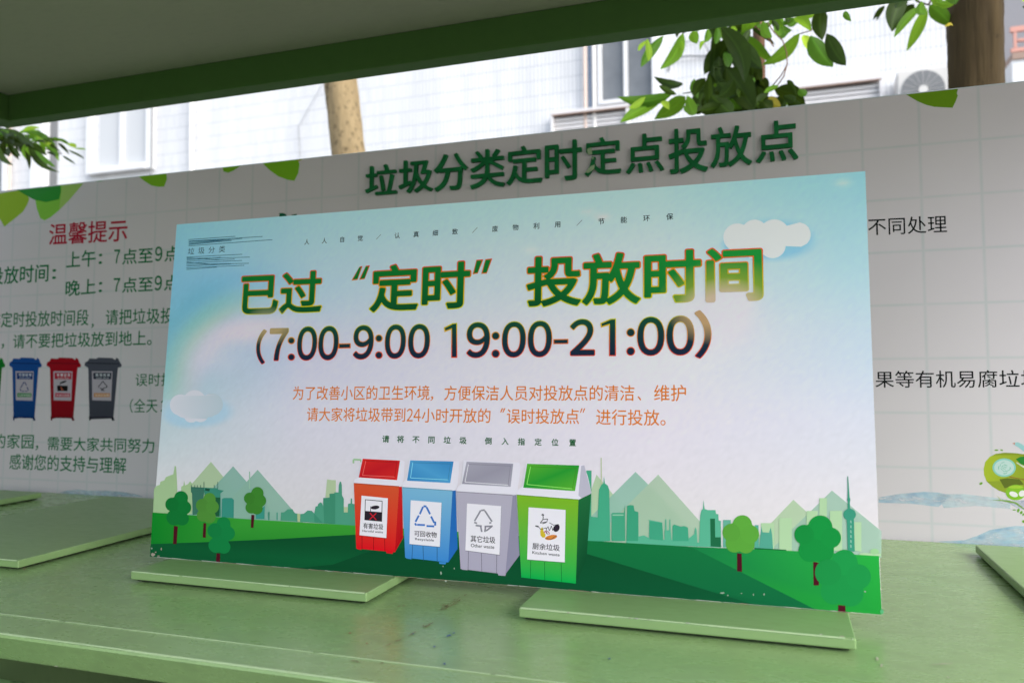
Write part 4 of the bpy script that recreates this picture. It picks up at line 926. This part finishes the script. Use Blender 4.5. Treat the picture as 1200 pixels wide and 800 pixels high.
gl = NM('dark_window_glass', .08, (.10, .11, .12), spec=.6); gl.color(gl.mix(gl.noise(3, 4), (.09, .10, .11), (.20, .21, .22))); M['glass'] = gl.m
M['paleglass'] = NM('curtained_window_glass', .15, (.55, .56, .57), spec=.6).m
M['pipe'] = NM('white_drain_pipe', .4, (.66, .64, .62)).m; M['pinkpipe'] = NM('beige_pipe', .5, (.60, .47, .40)).m
M['cable'] = NM('blue_cable', .5, (.06, .20, .42)).m; M['black'] = NM('grey_cable', .6, (.16, .16, .17)).m
M['slat'] = NM('white_metal_slat', .45, (.70, .68, .68)).m; M['brown'] = NM('brown_trim', .6, (.34, .23, .18)).m
M['grille'] = NM('grey_fan_grille', .5, (.17, .175, .18)).m; M['acwhite'] = NM('aged_white_casing', .45, (.62, .60, .57)).m
def at(px, py, y=YB): v = hity(px, py, y); return (v.x / S, y, (v.z - H) / S)
def bpart(name, a, b, mat, par=bld, bev=0.0): return cbox(par, name, a, b, mat, bev)
bpart('wall', (-160, YB, -10.5), (230, YB + 40, 120), M['tile'])
def rectw(x0, y0, x1, y1):      # wall rectangle from two opposite corners in the picture, squared up
    a = at(x0, y0); b = at(x1, y1); return a[0], b[0], min(a[2], b[2]), max(a[2], b[2])
def window(xs, zb, zt, panes, glass, fw=.6, proud=1.0):
    x0, x1 = at(xs[0], 150)[0], at(xs[1], 150)[0]
    fr = bpart('window', (x0, YB - proud, zb), (x0 + fw, YB - .01, zt), M['upvc']); inner = []
    for nm, a, b in (('frame_side', (x1 - fw, YB - proud, zb), (x1, YB - .01, zt)), ('frame_sill', (x0 + fw + .01, YB - proud - .3, zb), (x1 - fw - .01, YB - .01, zb + fw)), ('frame_head', (x0 + fw + .01, YB - proud, zt - fw), (x1 - fw - .01, YB - .01, zt))):
        o = bpart(nm, a, b, M['upvc']); o.parent = fr; o.matrix_parent_inverse = fr.matrix_world.inverted()
    n = len(panes)
    for i, (pa, pb) in enumerate(panes):
        xa, xb = at(pa, 150)[0], at(pb, 150)[0]
        o = bpart('pane', (xa, YB - .35, zb + fw + .01), (xb, YB - .012, zt - fw - .01), glass); o.parent = fr; o.matrix_parent_inverse = fr.matrix_world.inverted()
        if i: 
            xm0 = at(panes[i - 1][1], 150)[0]; o = bpart('mullion', (xm0 + .01, YB - .9, zb + fw + .01), (xa - .01, YB - .012, zt - fw - .01), M['upvc']); o.parent = fr; o.matrix_parent_inverse = fr.matrix_world.inverted()
bpy.context.view_layer.update()
zw = at(140, 203)[2]
window((107, 182), zw, zw + 14, ((119, 145), (148, 178)), M['paleglass'], .9)
window((703, 770.5), at(735, 123)[2], at(735, 123)[2] + 13, ((706, 733), (737.5, 767)), M['glass'], .45)
window((-80, 14), at(0, 215)[2] - 8, at(0, 215)[2] + 10, ((-74, -30), (-27, 8)), M['glass'], .9)
def vpipe(px, wpx, mat, name='drain_pipe', dy=.8, z0=-10.4, z1=60):
    x = at(px, 150)[0]; r = wpx * .5 * (YB + 16) / FPX; v, f = tube([W(x, YB - dy, z0), W(x, YB - dy, z1)], r * S, 10); under(bld, mesh_obj(name, v, f, mat, None, True))
vpipe(229, 7.5, M['pipe']); vpipe(182.6, 3, M['grille']); vpipe(17.5, 4.5, M['pinkpipe']); vpipe(688, 4.5, M['pinkpipe']); vpipe(693, 1.6, M['cable'], 'cable', .4); vpipe(698.5, 5.5, M['pipe'])
for a, b in ((46, 60),): bpart('pilaster', (at(a, 150)[0], YB - 1.6, -10.4), (at(b, 150)[0], YB - .01, 70), M['upvc'])
bpart('dark_joint', (at(60.6, 150)[0], YB - .3, -10.4), (at(68, 150)[0], YB - .012, 70), M['grille'])
# cable loops pinned on the wall
def cable(pts, r=.10, name='wall_cable', y=YB - .5): v, f = tube([W(at(x, y_)[0], y, at(x, y_)[2]) for x, y_ in pts], r * S, 6); under(bld, mesh_obj(name, v, f, M['black'], None, True))
cable([(783, 86), (786, 74), (795, 69), (808, 67.5), (822, 68), (838, 66), (855, 60)]); cable([(785, 75), (792, 60), (802, 52), (815, 49), (826, 53), (832, 66)], .07)
cable([(839, 38), (841, 66), (842, 104)], .16); cable([(380, 100), (352, 150), (354, 185)], .04)
# louvred wall panels
def louvre(x0, y0, x1, zh, label):
    a = at(x0, y0, YB - 1.6); b = at(x1, y0 - (x1 - x0) * .1, YB - 1.6); t = empty('louvre_panel', label, 'louvre', Matrix.Translation(W(a[0], YB - 1, a[2] - zh)), 'louvred panels on the white wall'); bpy.context.view_layer.update()
    bpart('frame_head', (a[0], YB - 1.6, a[2] - .35), (b[0], YB - .01, a[2]), M['slat'], t); bpart('trim', (a[0] + .1, YB - 1.63, a[2] - .48), (b[0] - .1, YB - 1.0, a[2] - .36), M['brown'], t)
    for s_ in (a[0], b[0] - .3): bpart('frame_side', (s_, YB - 1.6, a[2] - zh), (s_ + .3, YB - .01, a[2] - .56), M['slat'], t)
    bpart('back_panel', (a[0] + .31, YB - .5, a[2] - zh), (b[0] - .31, YB - .012, a[2] - .56), M['slat'], t)
    z = a[2] - 1.1
    while z > a[2] - zh: bpart('slat', (a[0] + .31, YB - .95, z), (b[0] - .31, YB - .51, z + .34), M['slat'], t); z -= .52
louvre(645, 131.5, 736, 7.5, 'white louvred panel on the tiled wall below the dark window')
louvre(929, 100, 1034, 7.5, 'wide white louvred panel left of the outdoor unit')
# air conditioner outdoor unit
a = at(1052, 84, YB - 3.2); b = at(1123, 84, YB - 3.2); ac = empty('outdoor_unit', 'aged white air conditioner outdoor unit on the tiled wall, round grey fan grille', 'air conditioner', Matrix.Translation(W(a[0], YB - 3, a[2] - 6.2))); bpy.context.view_layer.update()
z1 = at(1085, 80.5, YB - 3.2)[2]; cas = bpart('casing', (a[0], YB - 3.2, z1 - 6.4), (b[0], YB - .4, z1), M['acwhite'], ac, .006)
fx, fz = at(1082, 105, YB - 3.4)[0], at(1082, 105, YB - 3.4)[2]; R_ = 21 * (YB + 12.8) / FPX
v = []; f = []; n = 28
v, f = tube([W(fx, YB - 3.32, fz), W(fx, YB - 3.21, fz)], R_ * S, n); under(ac, mesh_obj('fan_ring', v, f, M['grille']))
v, f = tube([W(fx, YB - 3.45, fz), W(fx, YB - 3.36, fz)], R_ * S * .22, 16); under(ac, mesh_obj('fan_hub', v, f, M['acwhite']))
V = []; F = []
for k in range(16):
    a0 = 2 * math.pi * k / 16; d_ = Vector((math.cos(a0), 0, math.sin(a0))); c_ = W(fx, YB - 3.38, fz); v, f = tube([c_ + d_ * R_ * S * .22, c_ + d_ * R_ * S * .98], .0018, 4); o = len(V); V += v; F += [tuple(i + o for i in q) for q in f]
o = under(ac, mesh_obj('grille_wires', V, F, M['acwhite'])); o['kind'] = 'stuff'
for s_ in (.6, 5.6): bpart('wall_bracket', (a[0] + s_, YB - 3.1, z1 - 6.8), (a[0] + s_ + .3, YB - .01, z1 - 6.41), M['grille'], ac)
# balcony at the far right: grey recess, pink lattice rail, white ledge
M['shade'] = NM('grey_rendered_wall', .8, (.26, .26, .28)).m; M['railpaint'] = NM('pink_rail_paint', .5, (.62, .30, .24)).m
xb0, xb1 = at(1166, 60)[0], at(1330, 60)[0]; zr0, zr1 = at(1185, 84)[2], at(1185, 59)[2]
bal = empty('balcony', 'grey balcony with pink lattice railing at the far right of the tiled building', 'balcony', Matrix.Translation(W(xb0, YB - 6, zr0))); bpy.context.view_layer.update()
bpart('balcony_wall', (xb0, YB - .8, zr0 - .5), (xb1, YB - .02, zr0 + 26), M['shade'], bal)
bpart('balcony_ledge', (xb0, YB - 6.2, zr0 - 6), (xb1, YB - .03, zr0 - .9), M['upvc'], bal)
bpart('ledge_trim', (xb0, YB - 6.4, zr0 - .89), (xb1, YB - .81, zr0 - .2), M['brown'], bal)
yr = YB - 6.0
def rb(name, x0, z0, x1, z1, w=.18):
    if abs(x1 - x0) > abs(z1 - z0): bpart(name, (min(x0, x1), yr, z0 - w), (max(x0, x1), yr + .35, z0 + w), M['railpaint'], bal)
    else: bpart(name, (x0 - w, yr + .001, min(z0, z1)), (x0 + w, yr + .349, max(z0, z1)), M['railpaint'], bal)
rb('top_rail', xb0, zr1, xb1, zr1, .26); rb('bottom_rail', xb0, zr0 + .2, xb1, zr0 + .2)
x = xb0 + .4
while x < xb1 - 2.5:
    h_ = zr1 - zr0
    for q in ((x, zr0 + .4, x, zr1 - .3), (x + .2, zr0 + h_ * .5, x + .9, zr0 + h_ * .5), (x + 1.0, zr0 + .4, x + 1.0, zr0 + h_ * .5), (x + 1.9, zr0 + .4, x + 1.9, zr0 + h_ * .5), (x + 2.0, zr0 + h_ * .5, x + 2.7, zr0 + h_ * .5)): rb('lattice_bar', *q, w=.13)
    x += 2.85

# bark and leaves
def bark(name, c1, c2, spots, sc_=(1, 1, .25), thr=.6):
    q = NM(name, .85, spec=.2); n1 = q.noise(30, 6, q.scaled(*sc_)); c = q.mix(n1, c1, c2); n2 = q.noise(19, 6, None, .62); k = q.ramp(n2, [(0, (0, 0, 0)), (thr, (0, 0, 0)), (thr + .14, (1, 1, 1))])
    q.color(q.mix(q.math('MULTIPLY', k, .75), c, spots)); q.bump(n1, .8, .012); return q.m
M['bark1'] = bark('pale_spotted_bark', (.22, .16, .08), (.36, .27, .15), (.05, .035, .018), (1, 1, .35), .53)
M['bark2'] = bark('brown_ridged_bark', (.024, .015, .006), (.095, .064, .026), (.012, .009, .005), (1, 1, .10), .62)
M['bark3'] = bark('reddish_stem_bark', (.12, .06, .035), (.22, .12, .07), (.05, .03, .02))
def trunk(par, axis, mat, seed=1, n=20):
    rg_ = random.Random(seed); pts = [Vector(p[0]) for p in axis]; V = []; F = []; m_ = 0
    dens = []
    for i in range(len(pts) - 1):
        for k in range(12): t = k / 12; dens.append((pts[i].lerp(pts[i + 1], t), axis[i][1] * (1 - t) + axis[i + 1][1] * t))
    dens.append((pts[-1], axis[-1][1])); ph = [rg_.uniform(0, 6) for _ in range(6)]
    for i, (p, r) in enumerate(dens):
        for k in range(n):
            w_ = 2 * math.pi * k / n; rr = r * (1 + .05 * math.sin(3 * w_ + ph[0] + i * .15) + .035 * math.sin(7 * w_ + ph[1] - i * .22) + .02 * rg_.uniform(-1, 1))
            V.append(p + Vector((math.cos(w_) * rr, math.sin(w_) * rr, 0)))
    for i in range(len(dens) - 1):
        for k in range(n): F.append((i * n + k, i * n + (k + 1) % n, (i + 1) * n + (k + 1) % n, (i + 1) * n + k))
    o = mesh_obj('trunk', V, F, mat, None, True); return under(par, o)
def P3(px, py, y): return hity(px, py, y)
def ground_at(p): return Vector((p.x, p.y, 0))
def leafmat(name, c, tr, tcol):
    q = NM(name, .45, spec=.09); base = q.mix(q.noise(25, 3), tuple(x * .7 for x in c), tuple(x * 1.35 for x in c)); at_ = q.n('Attribute', attribute_name='Col'); rb_ = q.ramp(at_.outputs['Fac'], [(0, (0, 0, 0)), (.84, (0, 0, 0)), (.97, (1, 1, 1))]); q.color(q.mix(q.math('MULTIPLY', rb_, .5), base, tuple(min(.6, x * 2.6) for x in c))); q.bump(q.noise(70, 3, q.scaled(1, 1, 1)), .25, .002)
    t = q.n('BsdfTranslucent', {'Color': (*tcol, 1)}); mx = q.n('MixShader', {0: tr, 1: q.b.outputs[0], 2: t.outputs[0]}); q.t.links.new(mx.outputs[0], q.out.inputs[0]); return q.m
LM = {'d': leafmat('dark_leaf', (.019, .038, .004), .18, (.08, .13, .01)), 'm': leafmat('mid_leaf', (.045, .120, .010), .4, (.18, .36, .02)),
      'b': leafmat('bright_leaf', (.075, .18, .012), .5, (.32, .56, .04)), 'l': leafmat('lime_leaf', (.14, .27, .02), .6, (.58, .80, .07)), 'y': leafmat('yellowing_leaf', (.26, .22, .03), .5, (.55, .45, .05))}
LR = random.Random(21)
def leaf(par, T, a, b, w, kind, y, k=1.0):
    a = T(*a); b = T(*b); dy = LR.uniform(-.9, .9); A = P3(*a, y); B = P3(*b, y + dy); ax = B - A; L = ax.length
    view = (A - CAM).normalized(); side = ax.cross(view).normalized(); nrm = side.cross(ax).normalized(); tw = LR.uniform(-.5, .5); cw, sw = math.cos(tw), math.sin(tw)
    s_ = side * cw + nrm * sw; nn = nrm * cw - side * sw; hw = w * k * 1.36 / 2 * (y + 16) / FPX * S / max(.55, abs(cw)); RB = []; V = []; F = []; n = 9
    bend = LR.uniform(-.10, .10) * L; sag = LR.uniform(.02, .09) * L; wav = LR.uniform(.4, 1)
    for i in range(n + 1):
        t = i / n; c = A + ax * t + s_ * bend * math.sin(math.pi * t) + nn * sag * math.sin(math.pi * t)
        h = hw * 1.93 * (t + .004) ** .72 * max(0, 1 - t) ** .95 + .0003
        for q_, f_ in ((-1, 1), (-.5, .55), (0, 0), (.5, .55), (1, 1)): RB.append((1.0 - abs(q_),) * 3 + (1,)); V.append(c + s_ * h * q_ + nn * (h * .32 * f_ + (.08 * h * wav * math.sin(t * 13 + q_ * 2) if abs(q_) == 1 else 0)))
    for i in range(n):
        for j in range(4): F.append((i * 5 + j, i * 5 + j + 1, i * 5 + j + 6, i * 5 + j + 5))
    return under(par, mesh_obj('leaf', V, F, LM[kind], None, True, RB))
def stem(par, T, pts, y, r=.0022, name='stem', mat=None):
    v, f = tube([P3(*T(*q), y if not isinstance(y, (list, tuple)) else y[i]) for i, q in enumerate(pts)], r, 6); return under(par, mesh_obj(name, v, f, mat or M['bark3'], None, True))
ID = lambda x, y: (x, y)
def tree(name, label, foot, cat='tree'):
    t = empty(name, label, cat, Matrix.Translation(foot)); bpy.context.view_layer.update(); return t
# left trunk in the gap
Y1 = 30.0; k1 = (Y1 + 16) / FPX * S
t1 = tree('pale_tree', 'pale spotted tree trunk behind the panel, left of the green headline', ground_at(P3(418, 300, Y1)))
trunk(t1, [(Vector((P3(421, 300, Y1).x, P3(421, 300, Y1).y, -.02)), 30 * k1), (P3(411, 190, Y1), 22.3 * k1), (P3(398.5, 97, Y1), 22.6 * k1), (P3(385, 0, Y1), 20 * k1), (P3(360, -160, Y1), 17 * k1)], M['bark1'], 3)
# right trunk with its leaves
Y2 = 14.0; k2 = (Y2 + 16) / FPX * S
t2 = tree('brown_tree', 'thick brown ridged tree trunk at the right, beside the outdoor unit', ground_at(P3(1144, 300, Y2)))
trunk(t2, [(Vector((P3(1143, 300, Y2).x, P3(1143, 300, Y2).y, -.02)), 34 * k2), (P3(1142.5, 110, Y2), 25.6 * k2), (P3(1144, 0, Y2), 26.6 * k2), (P3(1146, -160, Y2), 25 * k2)], M['bark2'], 8)
T2 = lambda x, y: (1000 + x / 6, y / 6)
stem(t2, ID, [(1138, -60), (1110, -30), (1096, -8), (1088, 6), (1075, 2), (1062, -14)], 13.2, .004, 'branch', M['bark2']); stem(t2, ID, [(1096, -8), (1060, -25), (1040, -20), (1036, 4)], 13.0, .003, 'branch', M['bark2'])
for a, b, w, k in (((212, 45), (138, 140), 5.5, 'd'), ((222, 45), (162, 150), 4, 'd'), ((380, -60), (272, 225), 22, 'd'), ((425, 30), (300, 200), 16, 'd'), ((470, 50), (284, 266), 11, 'b'), ((515, 60), (375, 362), 14, 'b'), ((480, 10), (505, 105), 12, 'b'), ((535, 40), (702, 192), 19, 'm'),
                   ((590, 18), (722, 22), 9, 'b'), ((560, -50), (610, 40), 12, 'b'), ((620, -60), (720, 30), 14, 'm'), ((440, -60), (450, 10), 12, 'm'), ((330, -60), (300, 60), 14, 'd'), ((640, 190), (702, 186), 3, 'y'), ((1240, -20), (1185, 12), 5, 'l'), ((1245, 60), (1188, 50), 5, 'd')):
    leaf(t2, T2, a, b, w, k, LR.uniform(10.5, 13.2))
# climbing plant in the middle
Y3 = 10.0
t3 = tree('climbing_plant', 'large-leaved climbing plant hanging behind the last headline characters', ground_at(P3(888, 300, 11)), 'plant')
k3 = (11 + 16) / FPX * S
trunk(t3, [(Vector((P3(892, 300, 11).x, P3(892, 300, 11).y, -.02)), 9 * k3), (P3(890, 120, 11), 6.5 * k3), (P3(889, 40, 11), 6.5 * k3), (P3(888, -90, 11), 6 * k3)], M['bark3'], 5, 14)
T3 = lambda x, y: (720 + x / 4.2857, 20 + y / 4.2857)
for pts in ([(770, 30), (800, 75), (845, 120), (865, 180), (868, 240), (840, 290), (795, 345)], [(866, 245), (850, 300), (815, 350)], [(500, 247), (530, 250), (565, 235), (600, 210)], [(720, 60), (760, 90), (800, 150)], [(345, 385), (385, 378), (460, 345), (560, 318), (700, 300)], [(930, 85), (985, 70), (1040, 20), (1060, -60)], [(340, 85), (420, 40), (560, 20), (700, 0)], [(500, 245), (498, 300), (520, 340)]):
    stem(t3, T3, pts, 9.3, .0020, 'stem', M['bark3'] if pts[0][0] > 600 else LM['d'])
L3 = [((345, 80), (228, 264), 17, 'b'), ((245, 95), (133, 252), 14, 'm'), ((165, 110), (170, 222), 9, 'l'), ((120, 170), (175, 115), 6, 'l'), ((205, 160), (160, 225), 7, 'l'), ((335, 120), (350, 168), 6, 'l'), ((343, 340), (198, 300), 12.5, 'd'), ((290, 388), (15, 402), 17, 'm'), ((312, 388), (222, 345), 8, 'd'), ((235, 418), (28, 530), 17, 'b'),
      ((155, 402), (72, 458), 9, 'l'), ((355, 400), (200, 515), 22, 'm'), ((238, 425), (275, 465), 9, 'l'), ((365, 395), (405, 492), 15, 'b'), ((458, 308), (398, 402), 13, 'd'), ((500, 85), (478, 312), 12, 'd'), ((478, 290), (492, 480), 12, 'd'), ((535, 50), (655, 330), 26, 'd'), ((600, 90), (742, 262), 22, 'd'), ((560, 258), (705, 470), 34, 'd'), ((700, 180), (715, 420), 26, 'd'),
      ((610, 80), (806, 242), 15, 'm'), ((690, 55), (806, 140), 7, 'd'), ((930, 84), (742, 242), 17, 'b'), ((800, 60), (885, 60), 14, 'm'), ((745, 20), (792, 105), 12, 'b'), ((900, 5), (990, 72), 12, 'b'), ((1040, -50), (1045, 118), 20, 'd'), ((948, 92), (990, 190), 13, 'l'), ((985, 95), (1098, 252), 24, 'm'), ((1065, 85), (1162, 244), 20, 'd'), ((1150, -20), (1190, 22), 8, 'm'),
      ((395, 70), (415, 135), 14, 'b'), ((470, 60), (455, 128), 9, 'b'), ((455, 120), (430, 168), 5, 'b'), ((515, 330), (608, 400), 19, 'd'), ((600, 315), (520, 405), 18, 'd'), ((480, 390), (590, 490), 26, 'd'), ((470, 325), (408, 480), 24, 'd'), ((620, 395), (655, 470), 14, 'd'), ((745, 425), (795, 460), 11, 'd'), ((825, 348), (750, 380), 7, 'b'), ((805, 365), (960, 440), 22, 'd'),
      ((775, 402), (835, 450), 13, 'y'), ((868, 318), (915, 400), 7, 'd'), ((640, 20), (560, 110), 18, 'd'), ((560, 10), (500, 70), 14, 'd'), ((700, 20), (640, 90), 16, 'm'), ((850, 10), (820, 95), 14, 'b'), ((770, 10), (850, 45), 12, 'm'), ((520, 30), (600, 120), 15, 'm'), ((430, 470), (560, 440), 16, 'd'), ((660, 380), (610, 480), 18, 'm'), ((720, 350), (760, 470), 16, 'd'), ((870, 410), (940, 470), 14, 'd'), ((350, 470), (430, 440), 12, 'm')]
for a, b, w, k in L3: leaf(t3, T3, a, b, w, k, LR.uniform(7.2, 10.5))
for i in range(26):                         # large dark leaves in the heart of the plant
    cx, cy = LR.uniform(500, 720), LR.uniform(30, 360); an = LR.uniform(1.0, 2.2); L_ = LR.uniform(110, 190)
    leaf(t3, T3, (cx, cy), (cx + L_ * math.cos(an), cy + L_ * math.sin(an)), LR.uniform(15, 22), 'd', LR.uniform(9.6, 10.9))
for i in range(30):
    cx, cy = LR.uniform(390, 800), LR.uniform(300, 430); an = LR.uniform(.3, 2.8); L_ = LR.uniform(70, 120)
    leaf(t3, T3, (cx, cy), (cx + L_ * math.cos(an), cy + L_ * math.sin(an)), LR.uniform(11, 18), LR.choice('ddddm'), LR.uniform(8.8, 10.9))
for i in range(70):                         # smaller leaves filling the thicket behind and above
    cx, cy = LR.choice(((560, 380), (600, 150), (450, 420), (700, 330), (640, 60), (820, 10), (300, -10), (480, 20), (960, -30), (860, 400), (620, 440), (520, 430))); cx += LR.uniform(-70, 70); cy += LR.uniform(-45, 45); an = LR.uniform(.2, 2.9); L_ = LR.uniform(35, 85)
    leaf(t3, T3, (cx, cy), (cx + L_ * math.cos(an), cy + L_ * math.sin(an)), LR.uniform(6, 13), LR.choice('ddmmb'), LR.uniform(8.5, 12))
# left branch
Y4 = 9.0
t4 = tree('slender_leaf_tree', 'tree branch with slender pointed leaves hanging under the beam at the far left', ground_at(P3(-90, 300, Y4)))
k4 = (Y4 + 16) / FPX * S
trunk(t4, [(Vector((P3(-95, 300, Y4).x, P3(-95, 300, Y4).y, -.02)), 14 * k4), (P3(-90, 120, Y4), 12 * k4), (P3(-85, -60, Y4), 11 * k4)], M['bark2'], 6, 14)
stem(t4, ID, [(-88, 130), (-50, 148), (-20, 160), (10, 164), (35, 168), (55, 175), (72, 180)], 8.8, .003, 'branch', M['bark2'])
T4 = lambda x, y: (x / 6.154, 90 + y / 6.154)
for a, b, w, k in (((-60, 430), (95, 640), 12, 'd'), ((140, 450), (213, 668), 10, 'd'), ((120, 420), (345, 570), 12, 'd'), ((200, 440), (436, 690), 12, 'd'), ((250, 530), (400, 650), 9, 'm'), ((165, 385), (290, 368), 7, 'l'), ((140, 400), (310, 410), 8, 'b'), ((180, 400), (405, 500), 11, 'm'), ((260, 425), (372, 480), 7, 'l'), ((300, 470), (428, 610), 9, 'b'), ((330, 500), (425, 580), 7, 'm'),
                   ((405, 445), (510, 500), 6, 'm'), ((420, 480), (500, 560), 6, 'd'), ((485, 480), (550, 512), 8, 'l'), ((540, 518), (622, 525), 3, 'b'), ((485, 525), (608, 592), 4, 'd'), ((450, 570), (548, 632), 4, 'd'), ((380, 440), (470, 470), 6, 'm'), ((-40, 440), (205, 500), 16, 'd'), ((-30, 500), (70, 570), 12, 'd'), ((40, 370), (190, 460), 14, 'd'), ((-30, 380), (110, 430), 14, 'd'), ((60, 480), (140, 600), 10, 'd'),
                   ((20, 470), (20, 580), 10, 'd'), ((230, 470), (330, 560), 9, 'd'), ((270, 380), (340, 470), 8, 'm'), ((340, 430), (440, 540), 7, 'd'), ((100, 380), (230, 480), 12, 'd'), ((200, 500), (300, 600), 8, 'm'), ((-60, 540), (40, 560), 9, 'd'), ((-90, 440), (0, 560), 12, 'd')):
    leaf(t4, T4, a, b, w, k, LR.uniform(7.8, 9.6))
for i in range(46):
    cx, cy = LR.uniform(-80, 330), 0; cy = 420 + cx * .22 + LR.uniform(-50, 60); an = LR.uniform(-.1, 1.5); L_ = LR.uniform(60, 130)
    leaf(t4, T4, (cx, cy), (cx + L_ * math.cos(an), cy + L_ * math.sin(an)), LR.uniform(4, 8), LR.choice('dddmb'), LR.uniform(8, 9.8))

# wheeled bin under the counter, its lid corner just in view
bt = empty('wheeled_bin', 'light green wheeled bin under the counter at the lower left corner', 'bin', Matrix.Translation(W(6, -9.6, -10.45))); bpy.context.view_layer.update()
M['binlid'] = NM('light_green_plastic', .45, (.17, .30, .12)).m; M['white'] = NM('white_sticker', .5, (.62, .62, .66)).m
def rrect(x0, x1, y0, y1, r, z, n=8, ins=0):
    x0 += ins; x1 -= ins; y0 += ins; y1 -= ins; pts = []
    for cx, cy, a0 in ((x1 - r, y1 - r, 0), (x0 + r, y1 - r, 90), (x0 + r, y0 + r, 180), (x1 - r, y0 + r, 270)):
        for k in range(n + 1): a = math.radians(a0 + 90 * k / n); pts.append(W(cx + r * math.cos(a), cy + r * math.sin(a), z))
    return pts
LX0, LX1, LY0, LY1 = 4.0, 9.28, -13.5, -8.0
rings = [rrect(LX0, LX1, LY0, LY1, .8, z, ins=i) for z, i in ((-1.55, 0), (-1.15, 0), (-1.0, .05), (-.92, .2), (-.90, .6))]
n = len(rings[0]); V = [p for r in rings for p in r]; F = [(i * n + k, i * n + (k + 1) % n, (i + 1) * n + (k + 1) % n, (i + 1) * n + k) for i in range(len(rings) - 1) for k in range(n)] + [tuple(range((len(rings) - 1) * n, len(rings) * n))]
under(bt, mesh_obj('lid', V, F, M['binlid'], None, False))
rings = [rrect(LX0, LX1, LY0, LY1, .7, z, ins=i) for z, i in ((-9.6, .8), (-1.56, .25))]; V = [p for r in rings for p in r]
under(bt, mesh_obj('body', V, [(k, (k + 1) % n, n + (k + 1) % n, n + k) for k in range(n)] + [tuple(range(n))[::-1]], M['binlid']))
for x in (LX0 + .9, LX1 - .9): v, f = tube([W(x - .25, LY1 - .8, -9.6), W(x + .25, LY1 - .8, -9.6)], .85 * S, 16); under(bt, mesh_obj('wheel', v, f, M['dark']))
